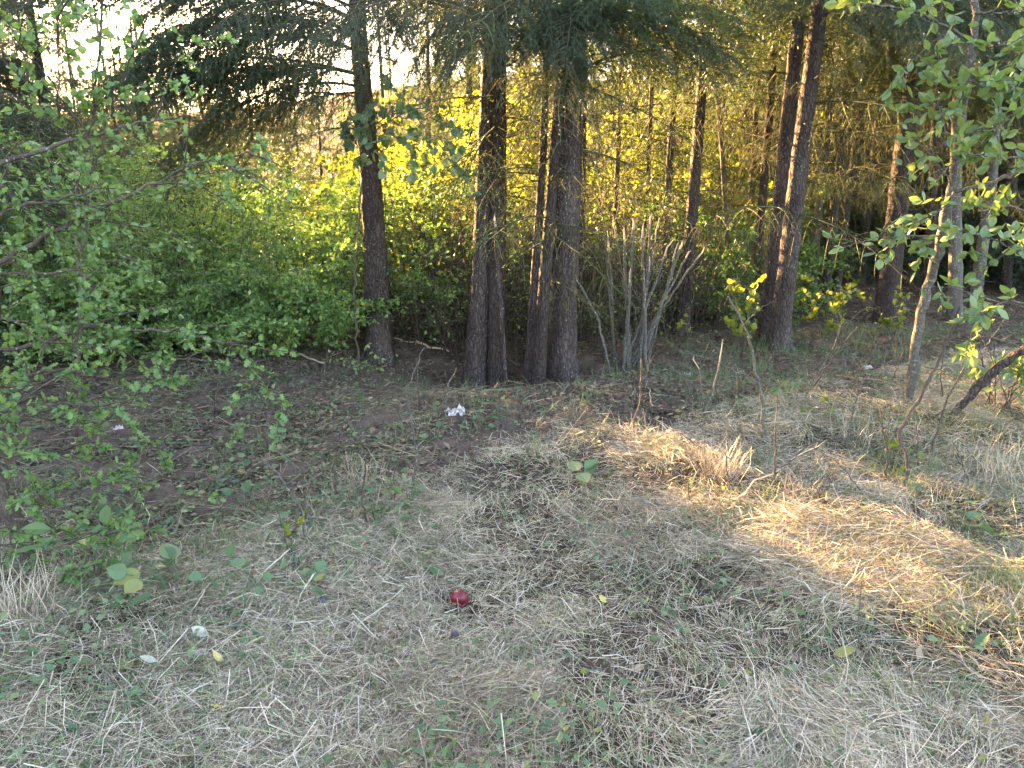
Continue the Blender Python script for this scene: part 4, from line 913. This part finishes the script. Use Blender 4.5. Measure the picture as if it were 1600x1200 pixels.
tag(ob('paper_scrap', crumple(3, .06, .035, M['paper'], amp=.02), None, G(186, 676), (0, 0, .2)), 'small white wrapper lying on the soil at the left', 'wrapper')
tag(ob('paper_scrap', crumple(4, .08, .05, M['paper'], amp=.02), None, G(1355, 580), (0, 0, .2)), 'white scrap on the sunlit ground at the right', 'paper')

# larger single leaves on the ground
LM = {k: (leaf_mesh(k+'_oval', OVAL, M[k]), leaf_mesh(k+'_round', ROUND, M[k])) for k in ('weed', 'yellow_leaf', 'pale_leaf', 'brown_leaf')}
FL = [(947, 958, 'yellow_leaf', .04, 'yellow leaf in straw right of the apple'), (1098, 922, 'pale_leaf', .055, 'pale leaf standing in straw in the middle right'), (1266, 950, 'pale_leaf', .05, 'pale leaf below the sunlit straw'), (328, 1014, 'pale_leaf', .065, 'whitish leaf among lower left weeds'), (346, 1055, 'yellow_leaf', .05, 'yellow leaf beside the whitish leaf at lower left'), (350, 1122, 'yellow_leaf', .05, 'yellow leaf near the bottom left'), (250, 1062, 'pale_leaf', .06, 'silvery leaf tilted up in lower left straw'), (304, 1056, 'weed', .075, 'broad green leaf in lower left straw'), (208, 1072, 'weed', .07, 'olive green leaf lying in lower left straw'),
      (742, 1050, 'weed', .06, 'round green leaf below the apple'), (698, 1042, 'weed', .05, 'dark green leaf left of the round one below the apple'), (265, 715, 'brown_leaf', .05, 'orange leaf on the left soil'), (845, 676, 'brown_leaf', .05, 'orange leaf on the mound'), (515, 900, 'brown_leaf', .05, 'rusty leaf under the slim seedling'), (1300, 1036, 'weed', .08, 'long green leaf in the lower right straw'), (1205, 1155, 'weed', .08, 'green leaf near the bottom edge'), (690, 925, 'weed', .09, 'pale green leaf above the apple'), (660, 895, 'weed', .1, 'long bluish green leaf above the apple, upper one'), (625, 903, 'weed', .08, 'bluish green leaf above the apple, left one'), (430, 752, 'pale_leaf', .06, 'pale green leaf on the soil at the left'), (1290, 640, 'pale_leaf', .05, 'pale leaf on right ground'), (1520, 1030, 'weed', .07, 'dark green leaf at the lower right')]
rng = np.random.default_rng(21)
for px, py, k, s, lab in FL:
    p = G(px, py)
    tag(ob('fallen_leaf', LM[k][int(rng.integers(2))], None, p + Vector((0, 0, .015 + pf(p))), (R(rng.uniform(5, 50)), R(rng.normal(0, 15)), rng.uniform(0, 6.28)), s), lab, 'leaf', 'single leaves on the ground')

# broad leaved weeds (things) in the straw
def weed(px, py, label, n, ls, hgt, spread, seed, lm=L_WEED, name='broadleaf_weed', lie=.35):
    rg = np.random.default_rng(seed); b = G(px, py); root = thing(name, b, label, 'weed')
    for k in range(n):
        a = rg.uniform(0, 6.28); d_ = spread*math.sqrt(rg.random()); e = Vector((math.cos(a)*d_, math.sin(a)*d_, 0)); e.z = gf(b.x+e.x, b.y+e.y)-b.z + hgt*rg.uniform(.5, 1.1) + pf(b+e)
        V, T = tube([(e.x*.1, e.y*.1, -.02), (e.x*.5, e.y*.5, e.z*.75), tuple(e)], [.003, .002, .0015], 4)
        ob('stalk', make_mesh('stalk', [(V, T, 0, None, True)], [M['weed']]), root)
        ob('leaf', lm, root, e, (R(rg.normal(10, 30)), R(rg.normal(0, 25)), a - math.pi/2 + rg.normal(0, .6)), float(rg.uniform(*ls)))
    return root
weed(290, 950, 'patch of broad bluish green weed leaves at the lower left', 16, (.05, .10), .09, .22, 31)
weed(910, 770, 'single green weed with three drooping leaves in the middle straw', 5, (.07, .1), .07, .04, 32)
weed(140, 930, 'olive green weed by the hawthorn trunk', 14, (.06, .11), .2, .2, 33, leaf_mesh('weed_oval', OVAL, M['plum_leaf']))
weed(400, 800, 'scattered green weed leaves on the left soil edge', 14, (.04, .075), .06, .3, 34)
weed(640, 810, 'small weed with narrow upright leaves left of centre', 7, (.04, .07), .12, .07, 35, leaf_mesh('weed_narrow', OVAL, M['weed']))
weed(350, 740, 'low leafy weed on the soil near the left', 12, (.035, .06), .07, .2, 36)
weed(590, 815, 'green weed in the straw beside the dark forked stalk', 9, (.03, .05), .1, .12, 37)
weed(800, 660, 'dark low weed on the mound below the thick trunk', 10, (.03, .055), .05, .2, 38)
weed(680, 690, 'low weed beside the crumpled paper', 10, (.03, .05), .05, .15, 39)
weed(1240, 640, 'dark leafy weed on the right ground', 9, (.05, .075), .07, .16, 40)
weed(215, 800, 'weed leaves under the hawthorn branches', 14, (.035, .06), .07, .25, 41)
weed(1500, 840, 'low green weed in the shaded right straw', 8, (.05, .08), .08, .2, 42)
weed(430, 940, 'creeping green weed in the left straw', 12, (.03, .06), .05, .25, 43)

# ------------------------------------------------------------------ straw, litter, grass (uncountable)
def ribbons(pos, ang, length, width, tilt, curve, rng, tw=None):
    """curved three point ribbons lying along ang, raised by tilt"""
    N = len(pos)
    d = np.stack([np.cos(ang)*np.cos(tilt), np.sin(ang)*np.cos(tilt), np.sin(tilt)], 1)
    sd_ = np.stack([-np.sin(ang), np.cos(ang), np.zeros(N)], 1)
    roll = rng.normal(0, .6, N); s2 = sd_*np.cos(roll)[:, None] + np.array([0, 0, 1.0])*np.sin(roll)[:, None]
    L, W, C = length[:, None], width[:, None], curve[:, None]
    p0 = pos - d*L*.5; p1 = pos + sd_*C*L*.12 + np.array([0, 0, 1])*np.abs(C)*L*.06; p2 = pos + d*L*.5
    V = np.stack([p0-s2*W*.5, p0+s2*W*.5, p1-s2*W*.5, p1+s2*W*.5, p2-s2*W*.2, p2+s2*W*.2], 1).reshape(-1, 3)
    T = np.array([(0, 1, 3), (0, 3, 2), (2, 3, 5), (2, 5, 4)])[None] + (np.arange(N)*6)[:, None, None]
    return V, T.reshape(-1, 3)

rng = np.random.default_rng(55)
def sample(n, x0, x1, y0, y1, dens, power=1.5):
    x = rng.uniform(x0, x1, n); y = rng.uniform(y0, y1, n)
    vis = np.abs(x) < .74*y + .7
    keep = vis & (rng.random(n) < dens(x, y)*np.minimum(1, (2.2/np.maximum(y, 1.2))**power))
    return x[keep], y[keep]
x, y = sample(3000000, -4.5, 6.0, 1.25, 8.5, lambda a, b: np.maximum(.05, strawness(a, b)) * (.16 + .84*sst(fbm(a*2.1, b*2.1, 0, 44, 4), -.6, .5)))
kp = (np.hypot(x-ab.x, y-ab.y) > .10) | (rng.random(len(x)) < .25)
x, y = x[kp], y[kp]; N = len(x)
print('straws', N)
h = pile_h(x, y) + .006
ang = fbm(x*1.0, y*1.0, 0, 61)*3.4 + rng.normal(0, 1, N)*(.65 + .9*sst(fbm(x*.7, y*.7, 0, 62), -.4, .5))
hf = rng.random(N)**.7
z = g(x, y) + h*hf
ln = np.clip(rng.lognormal(-2.7, .5, N), .02, .25)
tilt = rng.normal(0, .26, N) + (rng.random(N) < .05)*rng.uniform(.2, .9, N)
V, T = ribbons(np.stack([x, y, z + np.abs(np.sin(tilt))*ln*.4], 1), ang, ln, np.clip(rng.lognormal(-6.5, .4, N), .0007, .0034), tilt, rng.normal(0, 1, N), rng)
patch = .5 + .5*fbm(x*1.1, y*1.1, 0, 71)
r = np.clip((rng.random(N)*.62 + patch*.34)*(.35 + .75*hf) + (rng.random(N) < .09)*.3*hf, 0, .999)   # lower straw coloured darker to deepen the shaded gaps
def no_rand(mat):                                                           # single big meshes need no per-object offset
    return mat
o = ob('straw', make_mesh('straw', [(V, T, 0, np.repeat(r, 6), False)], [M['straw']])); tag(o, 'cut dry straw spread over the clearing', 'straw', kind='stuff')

# leaf and twig litter over the soil
x, y = sample(380000, -6.5, 7.5, 1.5, 11.0, lambda a, b: (1.05 - .7*strawness(a, b)) * (.3 + .7*sst(fbm(a*2.1, b*2.1, 0, 81), -.5, .4)), .9)
N = len(x)
d = rng.normal(0, 1, (N, 3)); d[:, 2] *= .25; nr = rng.normal(0, .4, (N, 3)); nr[:, 2] += 1
V, T, rd = scatter(DIAM[0], DIAM[1], np.stack([x, y, g(x, y) + rng.uniform(.004, .03, N)], 1), frames(d, nr), np.minimum(.06, rng.lognormal(-3.6, .5, N)), rng.random(N)*.92)
x2, y2 = sample(230000, -6.5, 7.5, 2.2, 11.0, lambda a, b: (1.05 - .8*strawness(a, b)) * (.2 + .8*sst(fbm(a*1.3, b*1.3, 0, 91), -.4, .5)), .8)
N2 = len(x2); ln = np.clip(rng.lognormal(-2.2, .6, N2), .03, .7); tilt = rng.normal(0, .15, N2)
V2, T2 = ribbons(np.stack([x2, y2, g(x2, y2) + .012 + np.abs(np.sin(tilt))*ln*.5], 1), rng.uniform(0, 6.28, N2), ln, rng.uniform(.002, .005, N2), tilt, rng.normal(0, 1, N2), rng)
print('litter', N, N2)
tag(ob('leaf_litter', make_mesh('leaf_litter', [(V, T, 0, rd, False), (V2, T2, 0, np.repeat(rng.random(N2)*.82, 6), False)], [M['litter']])), 'dead leaves and twigs scattered over the soil', 'leaf litter', kind='stuff')

# soil clods
x, y = sample(110000, -5, 4, 2.4, 7.5, lambda a, b: (1 - strawness(a, b))*sst(fbm(a*1.1, b*1.1, 0, 101), -.2, .5), .8)
N = len(x); OCT = np.array([(1, 0, 0), (0, 1, 0), (-1, 0, 0), (0, -1, 0), (0, 0, .8), (0, 0, -.8)], float)
OT = np.array([(0, 1, 4), (1, 2, 4), (2, 3, 4), (3, 0, 4), (1, 0, 5), (2, 1, 5), (3, 2, 5), (0, 3, 5)])
V, T, rd = scatter(OCT, OT, np.stack([x, y, g(x, y)+.012], 1), frames(rng.normal(0, 1, (N, 3)), rng.normal(0, 1, (N, 3))), rng.lognormal(-4.5, .6, N), np.zeros(N))
V = V + np.stack([noise(V[:, 0]*60, V[:, 1]*60, V[:, 2]*60, k) for k in (1, 2, 3)], 1)*.005
tag(ob('soil_clods', make_mesh('soil_clods', [(V, T, 0, None, False)], [M['soil']])), 'crumbled lumps of bare soil', 'soil', kind='stuff')

# green sprouts among the straw and thin grass
x, y = sample(150000, -3.5, 6, 1.4, 9.0, lambda a, b: sst(fbm(a*1.2, b*1.2, 0, 111) - .12*a, .05, .7)*.5 + .04 + .35*sst(-a-b*.18, .0, .9), 1.0)
N = len(x); d = rng.normal(0, 1, (N, 3)); d[:, 2] = np.abs(d[:, 2])*.3; nr = rng.normal(0, .5, (N, 3)); nr[:, 2] += 1
V, T, rd = scatter(DIAM6[0], DIAM6[1], np.stack([x, y, g(x, y) + pile_h(x, y) + rng.uniform(.0, .03, N)], 1), frames(d, nr), np.minimum(.042, rng.lognormal(-3.6, .42, N)), rng.random(N))
tag(ob('small_weeds', make_mesh('small_weeds', [(V, T, 0, rd, False)], [M['weed']])), 'small green leaves sprouting through the straw', 'weeds', kind='stuff')
def tufts(centres, n, hgt, sprd, rng):
    P0, A_, T_, L_ = [], [], [], []
    for (cx, cy_) in centres:
        P0.append(np.stack([cx + rng.normal(0, sprd*.4, n), cy_ + rng.normal(0, sprd*.4, n)], 1)); A_.append(rng.uniform(0, 6.28, n)); T_.append(rng.uniform(.5, 1.45, n)); L_.append(hgt*rng.uniform(.5, 1.1, n))
    P0, A_, T_, L_ = map(np.concatenate, (P0, A_, T_, L_))
    z = g(P0[:, 0], P0[:, 1])
    d = np.stack([np.cos(A_)*np.cos(T_), np.sin(A_)*np.cos(T_), np.sin(T_)], 1)
    pos = np.column_stack([P0, z]) + d*L_[:, None]*.5
    return ribbons(pos, A_, L_, rng.uniform(.0016, .0034, len(L_)), T_, rng.normal(0, 1, len(L_)), rng)
cs = [(float(a_), float(b_)) for a_, b_ in zip(*sample(8000, -3, 6.5, 1.4, 8, lambda a, b: np.maximum(sst(fbm(a*1.1, b*1.1, 0, 121) + .22*(a-1.6), .1, .9), .16), .8))]
V, T = tufts(cs, 14, .15, .10, rng)
tag(ob('grass', make_mesh('grass', [(V, T, 0, np.repeat(np.repeat(rng.random(len(cs)), 14), 6), False)], [M['weed']])), 'thin green grass growing through the straw', 'grass', kind='stuff')
for k, (px, py, n, h_, s_, lab) in enumerate([(1130, 745, 160, .24, .14, 'tuft of upright bleached grass in the sunlit straw'), (1245, 780, 90, .2, .16, 'thin dry grass tuft under the bare stem'), (30, 1000, 260, .3, .25, 'brown dry grass tuft at the left edge below the hawthorn'), (560, 760, 120, .18, .2, 'loose dry grass tuft among the dark stalks'), (1340, 690, 160, .22, .25, 'dry grass tuft left of the plum tree foot'), (1560, 760, 160, .28, .3, 'shaded grass tuft at the right edge'), (1440, 820, 110, .2, .25, 'grass tuft before the zigzag stem'), (1010, 690, 60, .18, .2, 'wispy grass on the sunlit mound')]):
    p = G(px, py); V, T = tufts([(p.x, p.y)], n, h_, s_, rng); V = V - np.array(p)
    tag(ob('grass_tuft', make_mesh('grass_tuft', [(V, T, 0, np.repeat(rng.uniform(.1, .8, n), 6), False)], [M['straw']]), None, p), lab, 'grass tuft', 'dry grass tufts')
print('tris', sum(len(m.polygons) for m in bpy.data.meshes), 'objects', len(bpy.data.objects))
